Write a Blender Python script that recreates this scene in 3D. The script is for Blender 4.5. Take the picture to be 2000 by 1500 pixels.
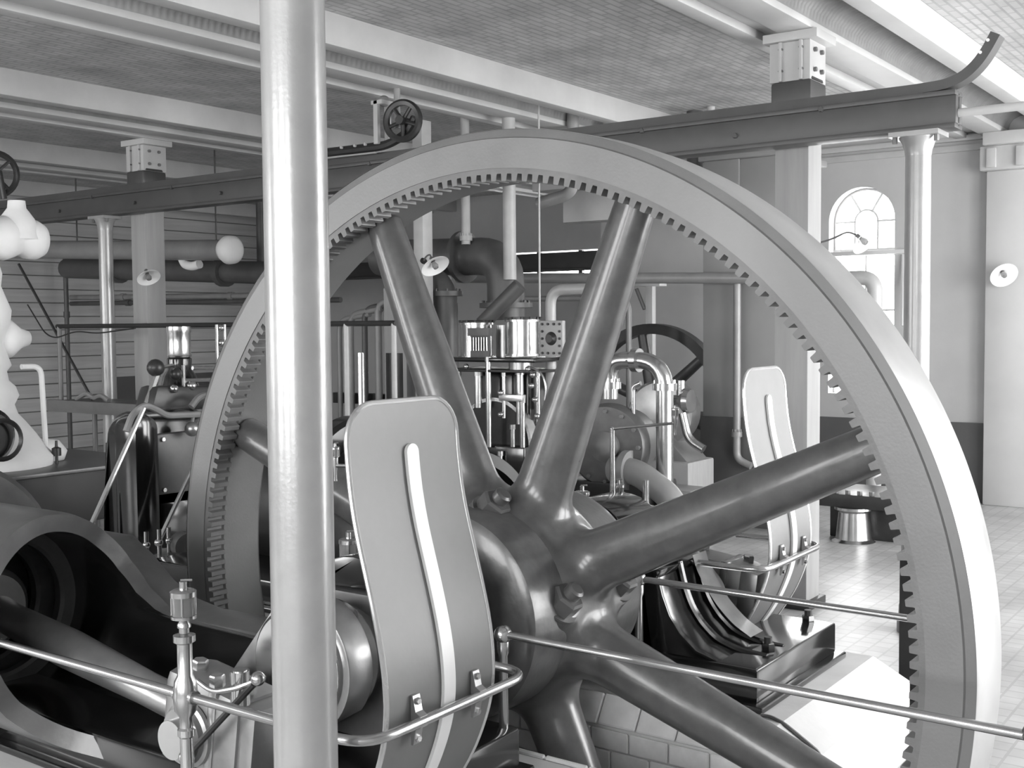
import bpy, bmesh, math, random
import numpy as np
from mathutils import Vector, Matrix
random.seed(4)
for o in list(bpy.data.objects):
    bpy.data.objects.remove(o)
SC = bpy.context.scene
COL = SC.collection
PI = math.pi

# ------------------------------------------------------------------ camera
cd = bpy.data.cameras.new('camera'); cam = bpy.data.objects.new('camera', cd); COL.objects.link(cam)
cd.sensor_width = 36.0; cd.lens = 40.25; cd.clip_start = 0.05
yaw, pitch, roll = 0.9441, -0.0526, -0.0086
fw = Vector((math.cos(pitch)*math.sin(yaw), math.cos(pitch)*math.cos(yaw), math.sin(pitch)))
rt = Vector((math.cos(yaw), -math.sin(yaw), 0)); up = rt.cross(fw)
r2 = math.cos(roll)*rt + math.sin(roll)*up; u2 = -math.sin(roll)*rt + math.cos(roll)*up
mw = Matrix((r2, u2, -fw)).transposed().to_4x4(); mw.translation = Vector((0, 0, 1.65))
cam.matrix_world = mw
SC.camera = cam

# ------------------------------------------------------------------ sky, window daylight, exposure
W = bpy.data.worlds.new('overcast_sky'); SC.world = W; W.use_nodes = True
bgn = W.node_tree.nodes['Background']; bgn.inputs[0].default_value = (0.93, 0.96, 1.0, 1); bgn.inputs[0].default_value = (1, 1, 1, 1)
bgn.inputs[1].default_value = 13.0
SC.view_settings.view_transform = 'Standard'; SC.view_settings.look = 'None'
SC.view_settings.gamma = 1.0; SC.view_settings.use_curve_mapping = False
SC.view_settings.exposure = 0.15

def portal(name, c, sx, sy, rot):
    l = bpy.data.lights.new(name, 'AREA'); l.shape = 'RECTANGLE'; l.size = sx; l.size_y = sy; l.cycles.is_portal = True
    o = bpy.data.objects.new(name, l); COL.objects.link(o); o.location = c; o.rotation_euler = rot
# openings in the wall on the right (y = -1.5), added for fill behind the camera (x = -3) and in the far room (x = 13)
WIN_R = [(4.3, 6.0), (6.6, 8.3), (8.9, 10.4)]
WIN_FILL = [(-1.1, 0.3), (0.8, 2.2), (2.9, 4.6), (7.4, 9.6), (11.0, 13.2)]  # unseen back windows, added to brighten camera-facing surfaces and the left end
for a, b in WIN_R: portal('window_daylight', ((a+b)/2, -1.5, 1.75), b-a, 2.9, (PI/2, 0, 0))
for a, b in WIN_FILL: portal('window_daylight', (-3.0, (a+b)/2, 1.95), 2.1, b-a, (0, -PI/2, 0))
portal('window_daylight', (10.8, 3.7125, 1.93), 1.96, .63, (0, PI/2, 0))
portal('window_daylight', (13.0, 8.3, 2.45), .36, 4.0, (0, PI/2, 0))

# ------------------------------------------------------------------ materials
MATS = {}
def mat(name, base, rough=.5, metal=0., var=.15, scale=8., bump=0., bscale=60., coat=0., base2=None, stretch=None, spec=.5):
    m = bpy.data.materials.new(name); m.use_nodes = True; nt = m.node_tree; n = nt.nodes; L = nt.links
    bs = n['Principled BSDF']
    bs.inputs['Metallic'].default_value = metal; bs.inputs['Roughness'].default_value = rough
    bs.inputs['Coat Weight'].default_value = coat; bs.inputs['Coat Roughness'].default_value = .12
    bs.inputs['Specular IOR Level'].default_value = spec
    tc = n.new('ShaderNodeTexCoord'); mp = n.new('ShaderNodeMapping'); L.new(tc.outputs['Object'], mp.inputs[0])
    if stretch: mp.inputs['Scale'].default_value = stretch
    nz = n.new('ShaderNodeTexNoise'); nz.inputs['Scale'].default_value = scale; nz.inputs['Detail'].default_value = 6; nz.inputs['Roughness'].default_value = .6
    L.new(mp.outputs[0], nz.inputs['Vector'])
    mx = n.new('ShaderNodeMix'); mx.data_type = 'RGBA'
    lo = base*(1-var); hi = base2 if base2 is not None else base*(1+var)
    mx.inputs[6].default_value = (lo, lo, lo, 1); mx.inputs[7].default_value = (hi, hi, hi, 1)
    rp = n.new('ShaderNodeMapRange'); rp.inputs[1].default_value = .24; rp.inputs[2].default_value = .78
    L.new(nz.outputs['Fac'], rp.inputs[0]); L.new(rp.outputs[0], mx.inputs[0]); L.new(mx.outputs[2], bs.inputs['Base Color'])
    rr = n.new('ShaderNodeMapRange'); rr.inputs[3].default_value = max(.02, rough*.8); rr.inputs[4].default_value = min(1, rough*1.25)
    L.new(nz.outputs['Fac'], rr.inputs[0]); L.new(rr.outputs[0], bs.inputs['Roughness'])
    if bump:
        n2 = n.new('ShaderNodeTexNoise'); n2.inputs['Scale'].default_value = bscale; n2.inputs['Detail'].default_value = 4
        L.new(mp.outputs[0], n2.inputs['Vector'])
        bm = n.new('ShaderNodeBump'); bm.inputs['Strength'].default_value = bump; bm.inputs['Distance'].default_value = .01
        L.new(n2.outputs['Fac'], bm.inputs['Height']); L.new(bm.outputs[0], bs.inputs['Normal'])
    MATS[name] = m; return m

def brick_mat(name, c1, c2, mortar, bw, bh, rough=.7, ms=.012, strength=.4, axes='xy'):
    m = bpy.data.materials.new(name); m.use_nodes = True; nt = m.node_tree; n = nt.nodes; L = nt.links
    bs = n['Principled BSDF']; bs.inputs['Roughness'].default_value = rough
    tc = n.new('ShaderNodeTexCoord'); mp = n.new('ShaderNodeMapping'); L.new(tc.outputs['Object'], mp.inputs[0])
    if axes == 'yx': mp.inputs['Rotation'].default_value = (0, 0, PI/2)
    br = n.new('ShaderNodeTexBrick'); br.inputs['Scale'].default_value = 1.0
    br.inputs['Brick Width'].default_value = bw; br.inputs['Row Height'].default_value = bh; br.inputs['Mortar Size'].default_value = ms
    br.inputs['Color1'].default_value = (c1, c1, c1, 1); br.inputs['Color2'].default_value = (c2, c2, c2, 1); br.inputs['Mortar'].default_value = (mortar, mortar, mortar, 1)
    L.new(mp.outputs[0], br.inputs['Vector'])
    nz = n.new('ShaderNodeTexNoise'); nz.inputs['Scale'].default_value = 3; nz.inputs['Detail'].default_value = 6; L.new(tc.outputs['Object'], nz.inputs['Vector'])
    rp = n.new('ShaderNodeMapRange'); rp.inputs[1].default_value = .3; rp.inputs[2].default_value = .7; rp.inputs[3].default_value = .78; rp.inputs[4].default_value = 1.15
    L.new(nz.outputs['Fac'], rp.inputs[0])
    mu = n.new('ShaderNodeVectorMath'); mu.operation = 'SCALE'; L.new(br.outputs['Color'], mu.inputs[0]); L.new(rp.outputs[0], mu.inputs['Scale'])
    L.new(mu.outputs[0], bs.inputs['Base Color'])
    bp = n.new('ShaderNodeBump'); bp.inputs['Strength'].default_value = strength; bp.inputs['Distance'].default_value = .01; bp.invert = True
    L.new(br.outputs['Fac'], bp.inputs['Height']); L.new(bp.outputs[0], bs.inputs['Normal'])
    MATS[name] = m; return m

mat('rim_steel', .20, .42, .25, .10, 5, bump=.05, bscale=120, stretch=(1, 1, 1))
mat('tread_steel', .55, .32, .55, .06, 14)
mat('tooth_steel', .17, .5, .2, .25, 9, bump=.08)
mat('spider_paint', .10, .30, .25, .2, 16, coat=.3, base2=.135, bump=.07, bscale=45)
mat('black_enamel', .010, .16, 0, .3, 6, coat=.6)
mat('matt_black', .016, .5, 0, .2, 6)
mat('dark_iron', .03, .35, .1, .3, 8, bump=.06)
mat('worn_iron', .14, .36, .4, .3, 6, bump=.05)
mat('grey_iron', .16, .45, .1, .2, 6, bump=.05)
mat('bright_steel', .55, .22, .95, .12, 10)
mat('brushed_steel', .42, .33, .85, .15, 12, bump=.03, bscale=150)
mat('guard_sheet', .20, .42, .35, .14, 4, bump=.02, bscale=90)
mat('guard_strip', .80, .35, .1, .05, 4)
mat('guard_edge', .75, .25, .8, .05, 4)
mat('brass', .50, .22, .9, .15, 10)
mat('column_paint', .34, .30, .25, .12, 7, bump=.05, bscale=90, coat=.3)
mat('white_lagging', .85, .7, 0, .05, 6, bump=.15, bscale=30)
mat('white_enamel', .85, .3, 0, .04, 5)
mat('post_timber', .34, .6, 0, .12, 3, stretch=(6, 6, .6), bump=.05, bscale=30)
mat('beam_paint', .065, .42, .1, .15, 6)
mat('girder_paint', .46, .55, 0, .10, 4, bump=.05, bscale=30)
mat('vault_iron', .24, .5, .15, .2, 8, bump=.04)
mat('wall_plaster', .48, .75, 0, .10, 1.5, bump=.05, bscale=40)
mat('pier_paint', .24, .6, 0, .1, 2)
mat('dado_paint', .10, .5, 0, .15, 2)
mat('plank_paint', .52, .6, 0, .18, 2, stretch=(.5, 1, 8), bump=.05)
mat('plinth_concrete', .62, .7, 0, .10, 4, bump=.08, bscale=50)
mat('glazed_brick', .74, .38, 0, .16, 9, bump=.06, bscale=30)
mat('mortar', .22, .9, 0, .2, 20)
mat('pipe_paint', .26, .4, .1, .15, 6)
mat('pipe_light', .42, .45, .1, .12, 8)
mat('pipe_dark', .09, .45, .1, .25, 6)
mat('wood_box', .30, .6, 0, .15, 3, stretch=(8, 1, 1))
mat('window_frame', .6, .5, 0, .08, 4)
brick_mat('ceiling_brick', .50, .42, .34, .17, .055, axes='xy', ms=.008)
brick_mat('floor_tile', .50, .44, .38, .09, .09, rough=.34, ms=.006, strength=.2)
def glass_mat():
    m = bpy.data.materials.new('window_glass'); m.use_nodes = True; nt = m.node_tree; n = nt.nodes; L = nt.links
    n.remove(n['Principled BSDF']); t = n.new('ShaderNodeBsdfTransparent'); g = n.new('ShaderNodeBsdfGlossy'); g.inputs['Roughness'].default_value = .05
    mx = n.new('ShaderNodeMixShader'); mx.inputs[0].default_value = .06
    tc = n.new('ShaderNodeTexCoord'); nz = n.new('ShaderNodeTexNoise'); nz.inputs['Scale'].default_value = 4; L.new(tc.outputs['Object'], nz.inputs['Vector'])
    rp = n.new('ShaderNodeMapRange'); rp.inputs[3].default_value = .9; rp.inputs[4].default_value = 1.0
    L.new(nz.outputs['Fac'], rp.inputs[0]); L.new(rp.outputs[0], t.inputs[0])
    L.new(t.outputs[0], mx.inputs[1]); L.new(g.outputs[0], mx.inputs[2]); L.new(mx.outputs[0], n['Material Output'].inputs[0])
    MATS['window_glass'] = m
    m = bpy.data.materials.new('cup_glass'); m.use_nodes = True; b = m.node_tree.nodes['Principled BSDF']
    tc = m.node_tree.nodes.new('ShaderNodeTexCoord'); nz = m.node_tree.nodes.new('ShaderNodeTexNoise'); nz.inputs['Scale'].default_value = 30
    rp = m.node_tree.nodes.new('ShaderNodeMapRange'); rp.inputs[3].default_value = .03; rp.inputs[4].default_value = .1
    m.node_tree.links.new(tc.outputs['Object'], nz.inputs['Vector']); m.node_tree.links.new(nz.outputs['Fac'], rp.inputs[0]); m.node_tree.links.new(rp.outputs[0], b.inputs['Roughness'])
    b.inputs['Base Color'].default_value = (.35, .35, .35, 1); b.inputs['Transmission Weight'].default_value = .6
    MATS['cup_glass'] = m
glass_mat()

# ------------------------------------------------------------------ mesh helpers
def basis(d):
    d = Vector(d).normalized()
    a = Vector((0, 0, 1)) if abs(d.z) < .9 else Vector((1, 0, 0))
    u = d.cross(a).normalized(); return d, u, d.cross(u).normalized()
def arc(cx, cy, r, a0, a1, n):
    return [(cx+r*math.cos(math.radians(a0+(a1-a0)*i/n)), cy+r*math.sin(math.radians(a0+(a1-a0)*i/n))) for i in range(n+1)]
def fillet(pts, rad, n=6):
    pts = [Vector(p) for p in pts]; out = [pts[0]]
    for i in range(1, len(pts)-1):
        p, a, b = pts[i], pts[i-1], pts[i+1]
        da = (a-p); db = (b-p); r = min(rad, da.length*.48, db.length*.48)
        s = p+da.normalized()*r; e = p+db.normalized()*r
        for k in range(n+1):
            t = k/n; out.append((1-t)**2*s+2*t*(1-t)*p+t*t*e)
    out.append(pts[-1]); return out
class MB:
    def __init__(s): s.v = []; s.f = []
    def add(s, v, f):
        o = len(s.v); s.v += [tuple(p) for p in v]; s.f += [tuple(i+o for i in q) for q in f]; return s
    def box(s, x0, x1, y0, y1, z0, z1):
        v = [(x, y, z) for x in (x0, x1) for y in (y0, y1) for z in (z0, z1)]
        return s.add(v, [(0, 1, 3, 2), (4, 6, 7, 5), (0, 4, 5, 1), (2, 3, 7, 6), (0, 2, 6, 4), (1, 5, 7, 3)])
    def cyl(s, p0, p1, r0, r1=None, seg=24):
        r1 = r0 if r1 is None else r1
        p0 = Vector(p0); L = (Vector(p1)-p0).length
        return s.lathe([(0, 0), (0, r0), (L, r1), (L, 0)], p0, Vector(p1)-p0, seg)
    def lathe(s, prof, o, d, seg=32, closed=False):
        d, u, w = basis(d); o = Vector(o); v = []; f = []; n = len(prof); idx = []
        for a, r in prof:
            if abs(r) < 1e-6: idx.append([len(v)]); v.append(o+d*a)
            else:
                idx.append(list(range(len(v), len(v)+seg)))
                v += [o+d*a+(u*math.cos(2*PI*k/seg)+w*math.sin(2*PI*k/seg))*r for k in range(seg)]
        for i in range(n if closed else n-1):
            A, B = idx[i], idx[(i+1) % n]
            if len(A) == 1 and len(B) == 1: continue
            for k in range(seg):
                k2 = (k+1) % seg
                if len(A) == 1: f.append((A[0], B[k], B[k2]))
                elif len(B) == 1: f.append((A[k], B[0], A[k2]))
                else: f.append((A[k], B[k], B[k2], A[k2]))
        return s.add(v, f)
    def sphere(s, c, r, seg=20, d=(0, 0, 1)):
        m = seg//2
        return s.lathe([(-r*math.cos(PI*i/m), r*math.sin(PI*i/m)) for i in range(m+1)], c, d, seg)
    def tube(s, pts, r, seg=10, closed=False):
        pts = [Vector(p) for p in pts]; n = len(pts); v = []; f = []
        rs = r if isinstance(r, (list, tuple)) else [r]*n
        d0 = (pts[1]-pts[0]).normalized(); _, u, w = basis(d0)
        for i in range(n):
            if closed: d = (pts[(i+1) % n]-pts[i-1]).normalized()
            else: d = (pts[min(i+1, n-1)]-pts[max(i-1, 0)]).normalized()
            u = (u-d*u.dot(d)).normalized(); w = d.cross(u)
            v += [pts[i]+(u*math.cos(2*PI*k/seg)+w*math.sin(2*PI*k/seg))*rs[i] for k in range(seg)]
        for i in range(n if closed else n-1):
            j = (i+1) % n
            for k in range(seg): f.append((i*seg+k, i*seg+(k+1) % seg, j*seg+(k+1) % seg, j*seg+k))
        if not closed: f += [tuple(range(seg))[::-1], tuple(range((n-1)*seg, n*seg))]
        return s.add(v, f)
    def prism(s, poly, x0, x1, ax='x'):
        n = len(poly)
        def P(t, a, b): return (t, a, b) if ax == 'x' else ((a, t, b) if ax == 'y' else (a, b, t))
        v = [P(x0, a, b) for a, b in poly]+[P(x1, a, b) for a, b in poly]
        f = [tuple(range(n)), tuple(range(n, 2*n))[::-1]]+[(i, (i+1) % n, n+(i+1) % n, n+i) for i in range(n)]
        return s.add(v, f)
    def hexp(s, c, d, r, h):
        return s.lathe([(0, 0), (0, r), (h*.85, r), (h, r*.86), (h, 0)], c, d, 6)
    def grid(s, rows):
        m = len(rows[0]); v = [p for r in rows for p in r]
        return s.add(v, [(i*m+k, i*m+k+1, (i+1)*m+k+1, (i+1)*m+k) for i in range(len(rows)-1) for k in range(m-1)])
def link(name, mesh, m, parent=None):
    o = bpy.data.objects.new(name, mesh); COL.objects.link(o)
    if m and not mesh.materials: mesh.materials.append(MATS[m])
    if parent: o.parent = parent
    return o
def build(name, mb, m, parent=None, smooth=True, bevel=0., ang=35, origin=None):
    me = bpy.data.meshes.new(name)
    off = Vector((0, 0, 0))
    p = parent
    while p is not None: off += p.location; p = p.parent
    if parent is None and origin is None:
        a = np.array(mb.v); origin = ((a[:, 0].min()+a[:, 0].max())/2, (a[:, 1].min()+a[:, 1].max())/2, a[:, 2].min())
    loc = Vector((0, 0, 0))
    if parent is None: loc = Vector(origin); off = loc
    me.from_pydata([tuple(Vector(q)-off) for q in mb.v], [], mb.f)
    bm = bmesh.new(); bm.from_mesh(me)
    bmesh.ops.recalc_face_normals(bm, faces=bm.faces)
    if bevel:
        es = [e for e in bm.edges if len(e.link_faces) == 2 and e.calc_face_angle(0) > math.radians(50)]
        bmesh.ops.bevel(bm, geom=es, offset=bevel, segments=2, affect='EDGES', profile=.6)
    bm.to_mesh(me); bm.free()
    if smooth:
        me.polygons.foreach_set('use_smooth', [True]*len(me.polygons)); me.set_sharp_from_angle(angle=math.radians(ang))
    o = link(name, me, m, parent); o.location = loc; return o
def thing(name, label, cat, loc, group=None):
    o = bpy.data.objects.new(name, None); COL.objects.link(o); o.location = loc; o.empty_display_size = .1
    o['label'] = label; o['category'] = cat
    if group: o['group'] = group
    return o
def tag(o, label, cat, group=None):
    o['label'] = label; o['category'] = cat
    if group: o['group'] = group
    return o
def struct(o, label=None):
    o['kind'] = 'structure'
    if label: o['label'] = label
    return o
def copy_tree(o, parent=None, delta=Vector((0, 0, 0))):
    c = o.copy(); COL.objects.link(c); c.parent = parent
    if parent is None: c.location = o.location+Vector(delta)
    for ch in list(o.children): copy_tree(ch, c)
    return c

# ================================================================== THE ROOM
H = 3.27                                   # underside of the ceiling girders
PX0, PX1, PY0, PY1 = 2.70, 3.32, .40, 4.2   # flywheel pit
XW = 10.8
m = MB()
m.box(-3, PX0, -1.5, 14, -.15, 0); m.box(PX1, XW+.35, -1.5, 14, -.15, 0); m.box(XW+.35, 13, 6.4, 14, -.15, 0); m.box(PX0, PX1, -1.5, PY0, -.15, 0); m.box(PX0, PX1, PY1, 14, -.15, 0)
struct(build('floor', m, 'floor_tile', smooth=False, origin=(0, 0, 0)), 'pale tiled engine room floor')
m = MB(); m.box(PX0-.1, PX0, PY0-.1, PY1+.1, -1.1, -.001); m.box(PX1, PX1+.1, PY0-.1, PY1+.1, -1.1, -.001); m.box(PX0, PX1, PY0-.1, PY0, -1.1, -.001); m.box(PX0, PX1, PY1, PY1+.1, -1.1, -.001)
struct(build('wall_pit', m, 'mortar', smooth=False), 'dark walls of the flywheel pit')
m = MB(); m.box(PX0, PX1, PY0, PY1, -1.15, -1.1); struct(build('floor_pit', m, 'mortar', smooth=False), 'bottom of the flywheel pit')

# ceiling boards/bricks above the girders
m = MB(); m.box(-3, XW+.35, -1.5, 14, 3.46, 3.56); m.box(XW+.35, 13, 6.4, 14, 3.46, 3.56)
struct(build('ceiling', m, 'ceiling_brick', smooth=False, origin=(0, 0, 3.46)), 'brick ceiling between the girders')
Y0S = [-.55, 2.25, 5.05, 7.85, 10.65, 13.45]
gi = 0
for y0 in Y0S:
    XE = XW if y0 < 6.0 else 13
    m = MB()
    m.box(-3, XE, y0-.28, y0-.16, H, 3.46)
    g = struct(build('ceiling_girder', m, 'girder_paint', bevel=.01), 'narrow pale girder along the corrugated vault')
    m = MB()
    m.box(-3, XE, y0+.16, y0+.36, H, 3.46); m.box(-3, XE, y0+.36, y0+.58, H+.05, 3.46); m.box(-3, XE, y0+.50, y0+.60, H+.0, H+.05)
    if y0+.6 < 14: g = struct(build('ceiling_girder', m, 'girder_paint', bevel=.008), 'broad pale moulded girder under the ceiling')
    # corrugated vault between the two girders
    rows = []; n = 1200
    for i in range(n+1):
        x = -3+(XE+3)*i/n; rr = .011*math.cos(i*PI/2)
        row = []
        for k in range(9):
            t = PI*k/8; row.append((x, y0-.16*math.cos(t)*1.0, H+.04+(.13+rr)*math.sin(t)))
        rows.append(row)
    m = MB(); m.grid(rows)
    struct(build('ceiling_vault', m, 'vault_iron', ang=80), 'corrugated iron vault between ceiling girders')

# wall with the arched window (plane x = XW), its jamb at y = 4.78
wy0, wy1, wz0, zs, wr = 3.397, 4.028, .95, 2.60, .3155
wc = 3.7125
JY = 6.6
m = MB()
m.box(XW, XW+.35, -1.5, wy0, 0, 3.46); m.box(XW, XW+.35, wy1, JY, 0, 3.46); m.box(XW, XW+.35, wy0, wy1, 0, wz0)
top = [(wy0, 3.46), (wy0, zs)]+arc(wc, zs, wr, 180, 0, 20)[1:-1]+[(wy1, zs), (wy1, 3.46)]
m.prism(top, XW, XW+.35)
struct(build('wall_right', m, 'wall_plaster', smooth=False, origin=(XW, 0, 0)), 'pale plastered wall with arched window')
m = MB(); m.box(XW-.02, XW, -1.5, JY+.02, 0, .72); struct(build('baseboard_right', m, 'dado_paint', smooth=False), 'dark painted dado')
m = MB(); m.box(XW-.03, XW, -1.5, JY+.02, 3.16, 3.22); m.box(XW-.06, XW, -1.5, JY+.02, 3.25, 3.30); struct(build('trim_1', m, 'girder_paint', bevel=.008), 'moulded cornice strips')
# pilaster with corbel under the girder end
m = MB(); m.box(XW-.12, XW, 2.2, 2.56, 0, 2.95); struct(build('trim_2', m, 'wall_plaster', bevel=.01), 'wall pilaster')
m = MB(); m.box(XW-.2, XW, 2.16, 2.60, 2.95, 3.16); m.box(XW-.28, XW, 2.2, 2.56, 3.16, 3.27); m.box(XW-.23, XW-.19, 2.22, 2.30, 2.97, 3.14); m.box(XW-.23, XW-.19, 2.46, 2.54, 2.97, 3.14)
struct(build('trim_3', m, 'girder_paint', bevel=.01), 'corbel block')
m = MB(); m.cyl((6.1, 1.60, 2.70), (6.1, -1.5, 2.70), .022, seg=12); struct(build('tie_rod', m, 'girder_paint'), 'white tie rod from the beam end to the side wall')
# wall pilaster edge / cabinets left of the window
m = MB(); m.box(8.55, 9.45, 3.60, 4.235, 0, 2.95); m.box(8.52, 8.55, 3.92, 4.235, 0, 2.95); m.box(8.5, 9.5, 3.56, 4.27, 2.95, 3.0); struct(build('trim_4', m, 'pier_paint', bevel=.01), 'broad grey wall pier left of the window')
m = MB(); m.box(8.50, 8.53, 3.58, 4.25, 0, .88); struct(build('baseboard_pier', m, 'dado_paint', bevel=.006), 'dark dado on the grey pier')
# window
win = bpy.data.objects.new('window_1', None); COL.objects.link(win); win.location = (XW+.15, wc, wz0); struct(win, 'arched window with fan light bars')
m = MB(); m.tube([(XW+.15, y, z) for y, z in [(wy0+.01, wz0)]+arc(wc, zs, wr-.012, 180, 0, 24)+[(wy1-.01, wz0)]], .014, 6); build('window_frame', m, 'window_frame', win)
m = MB(); m.box(XW+.13, XW+.17, wy0, wy1, 2.29, 2.34); build('transom', m, 'window_frame', win)
m = MB(); m.tube([(XW+.15, y, z) for y, z in [(wc-.11, 2.32)]+arc(wc, zs, .11, 180, 0, 16)+[(wc+.11, 2.32)]], .011, 6); build('fan_bar', m, 'window_frame', win)
for a in (60, 120):
    m = MB(); m.tube([(XW+.15, wc+.1*math.cos(math.radians(a)), zs+.1*math.sin(math.radians(a))), (XW+.15, wc+.305*math.cos(math.radians(a)), zs+.305*math.sin(math.radians(a)))], .011, 6); build('glazing_bar', m, 'window_frame', win)
for y0, y1, z in ((wy0, wc-.1, zs), (wc+.1, wy1, zs), (wy0, wy1, 1.75), (wy0, wy1, 1.4)):
    m = MB(); m.tube([(XW+.15, y0, z), (XW+.15, y1, z)], .011, 6); build('glazing_bar', m, 'window_frame', win)
m = MB(); m.tube([(XW+.15, wc, wz0), (XW+.15, wc, 2.3)], .012, 6); build('glazing_bar', m, 'window_frame', win)
m = MB(); m.prism([(wy0, 2.31)]+arc(wc, zs, wr-.005, 180, 0, 20)+[(wy1, 2.31)], XW+.16, XW+.165); build('pane', m, 'window_glass', win, smooth=False)
m = MB(); m.box(XW+.16, XW+.165, wy0, wy1, wz0, 2.31); build('pane', m, 'window_glass', win, smooth=False)
sash = MB()
sx = XW+.02
sash.tube([(sx, 3.43, 2.28), (sx-.02, 3.32, 2.26), (sx-.16, 3.27, 1.60)], .017, 6)
build('casement_sash', sash, 'window_frame', win)
m = MB(); m.box(XW-.04, XW, 3.28, 4.01, 2.27, 2.31); build('window_shelf', m, 'window_frame', win, bevel=.005)

# side wall on the right of the picture (outside the frame) with four tall windows
def windowed_wall(name, axis, pos, th, lo, hi, wins, z0, z1, wlabel):
    m = MB(); e = [lo]
    for a, b in wins: e += [a, b]
    e.append(hi)
    def bx(a, b, c, d):
        if axis == 'y': m.box(a, b, pos-th, pos, c, d)
        else: m.box(pos-th, pos, a, b, c, d)
    for i in range(0, len(e), 2): bx(e[i], e[i+1], 0, 3.46)
    for a, b in wins: bx(a, b, 0, z0); bx(a, b, z1, 3.46)
    struct(build(name, m, 'wall_plaster', smooth=False), wlabel)
    return wins
wn = 2
for nm, axis, pos, lo, hi, wins, lab in (('wall_side', 'y', -1.5, -3.3, 13, WIN_R, 'side wall with tall windows'), ('wall_back', 'x', -3.0, -1.5, 14, WIN_FILL, 'wall behind the engines with tall windows added for fill light')):
    zb, zt = (.3, 3.2) if axis == 'y' else (.9, 3.0)
    windowed_wall(nm, axis, pos, .3, lo, hi, wins, zb, zt, lab)
    for a, b in wins:
        w = bpy.data.objects.new('window_%d' % wn, None); COL.objects.link(w); wn += 1
        mid = (a+b)/2; q = pos-.15
        w.location = (mid, q, .9) if axis == 'y' else (q, mid, .9); struct(w, 'tall many-paned window')  # those in the back wall are unseen, added as fill openings
        def P(t, z): return (t, q, z) if axis == 'y' else (q, t, z)
        m = MB(); m.tube([P(a+.02, zb+.02), P(b-.02, zb+.02), P(b-.02, zt-.02), P(a+.02, zt-.02)], .03, 6, closed=True); build('window_frame', m, 'window_frame', w)
        for t in (a+(b-a)/3, a+2*(b-a)/3):
            m = MB(); m.tube([P(t, zb), P(t, zt)], .012, 6); build('glazing_bar', m, 'window_frame', w)
        for z in (1.4, 1.95, 2.5):
            m = MB(); m.tube([P(a, z), P(b, z)], .012, 6); build('glazing_bar', m, 'window_frame', w)
# far room walls
m = MB(); m.box(13, 13.3, 6.2, 6.3, 0, 3.46); m.box(13, 13.3, 10.3, 14.3, 0, 3.46); m.box(13, 13.3, 6.3, 10.3, 0, 2.27); m.box(13, 13.3, 6.3, 10.3, 2.63, 3.46)
struct(build('wall_far', m, 'wall_plaster', smooth=False), 'dim far wall with a high strip window')
w = bpy.data.objects.new('window_%d' % wn, None); COL.objects.link(w); w.location = (13.1, 8.3, 2.27); struct(w, 'high strip window behind the far beam')
for y in (7.0, 7.66, 8.3, 8.98, 9.6):
    m = MB(); m.box(13.05, 13.1, y-.03, y+.03, 2.27, 2.63); build('mullion', m, 'dark_iron', w, smooth=False)
m = MB(); m.box(XW+.35, 13, JY-.16, JY, 0, 3.46); struct(build('wall_partition', m, 'wall_plaster', smooth=False), 'partition wall')
m = MB(); m.box(-3.3, 13.3, 14, 14.3, 0, 3.46); wl = struct(build('wall_left', m, 'mortar', smooth=False, origin=(0, 14, 0)), 'end wall of horizontal boards')
z = 0.0; pm = None; i = 0
while z < 3.3:
    m = MB(); m.box(4.0, 13, 13.965, 14, z+.006, z+.174)
    build('plank', m, 'plank_paint' if z > .75 else 'plank_paint', wl, smooth=False, bevel=.006); z += .18; i += 1
m = MB(); m.box(9.6, 13, 13.9, 13.965, 0, .95); struct(build('baseboard_left', m, 'dado_paint', smooth=False), 'dark board dado')

# ================================================================== posts, columns, runway beam
def post(label, x0, y0, w=.2):
    t = thing('timber_post', label, 'post', (x0+w/2, y0+w/2, 0), 'square posts under the girders')
    m = MB(); m.box(x0, x0+w, y0, y0+w, 0, 2.98); build('shaft', m, 'post_timber', t, bevel=.008)
    m = MB(); m.box(x0-.02, x0+w+.02, y0-.02, y0+w+.02, 2.86, 3.0); m.prism([(y0-.02, 3.0), (y0+w+.02, 3.0), (y0+w+.0, 3.04), (y0, 3.04)], x0, x0+w)
    build('collar', m, 'beam_paint', t, bevel=.02)
    m = MB(); m.box(x0-.01, x0+w+.03, y0-.01, y0+w+.03, 3.0, 3.22); m.box(x0-.04, x0+w+.06, y0-.06, y0+w+.06, 3.22, 3.27)
    m.box(x0-.03, x0-.008, y0+.03, y0+.05, 3.0, 3.22); m.box(x0-.03, x0-.008, y0+.15, y0+.17, 3.0, 3.22)
    c = build('capital_bracket', m, 'girder_paint', t, bevel=.006)
    for yy, zz in ((.04, 3.06), (.16, 3.06), (.04, 3.18), (.16, 3.18)):
        m = MB(); m.hexp((x0-.01+(.05 if 0 else 0), y0+yy, zz), (-1, 0, 0), .014, .018); build('bolt', m, 'grey_iron', c)
    for xx, zz in ((.05, 3.06), (.15, 3.06), (.05, 3.17), (.15, 3.17)):
        m = MB(); m.hexp((x0+xx, y0-.01, zz), (0, -1, 0), .014, .018); build('bolt', m, 'grey_iron', c)
    m = MB(); m.box(x0-.03, x0+w+.03, y0-.03, y0+w+.03, 0, .05); build('foot_plate', m, 'dark_iron', t, bevel=.008)
    return t
post('square timber post in front of the arched window', 6.22, 2.44)
post('square timber post at left carrying a dish lamp', 6.22, 8.41)

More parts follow.
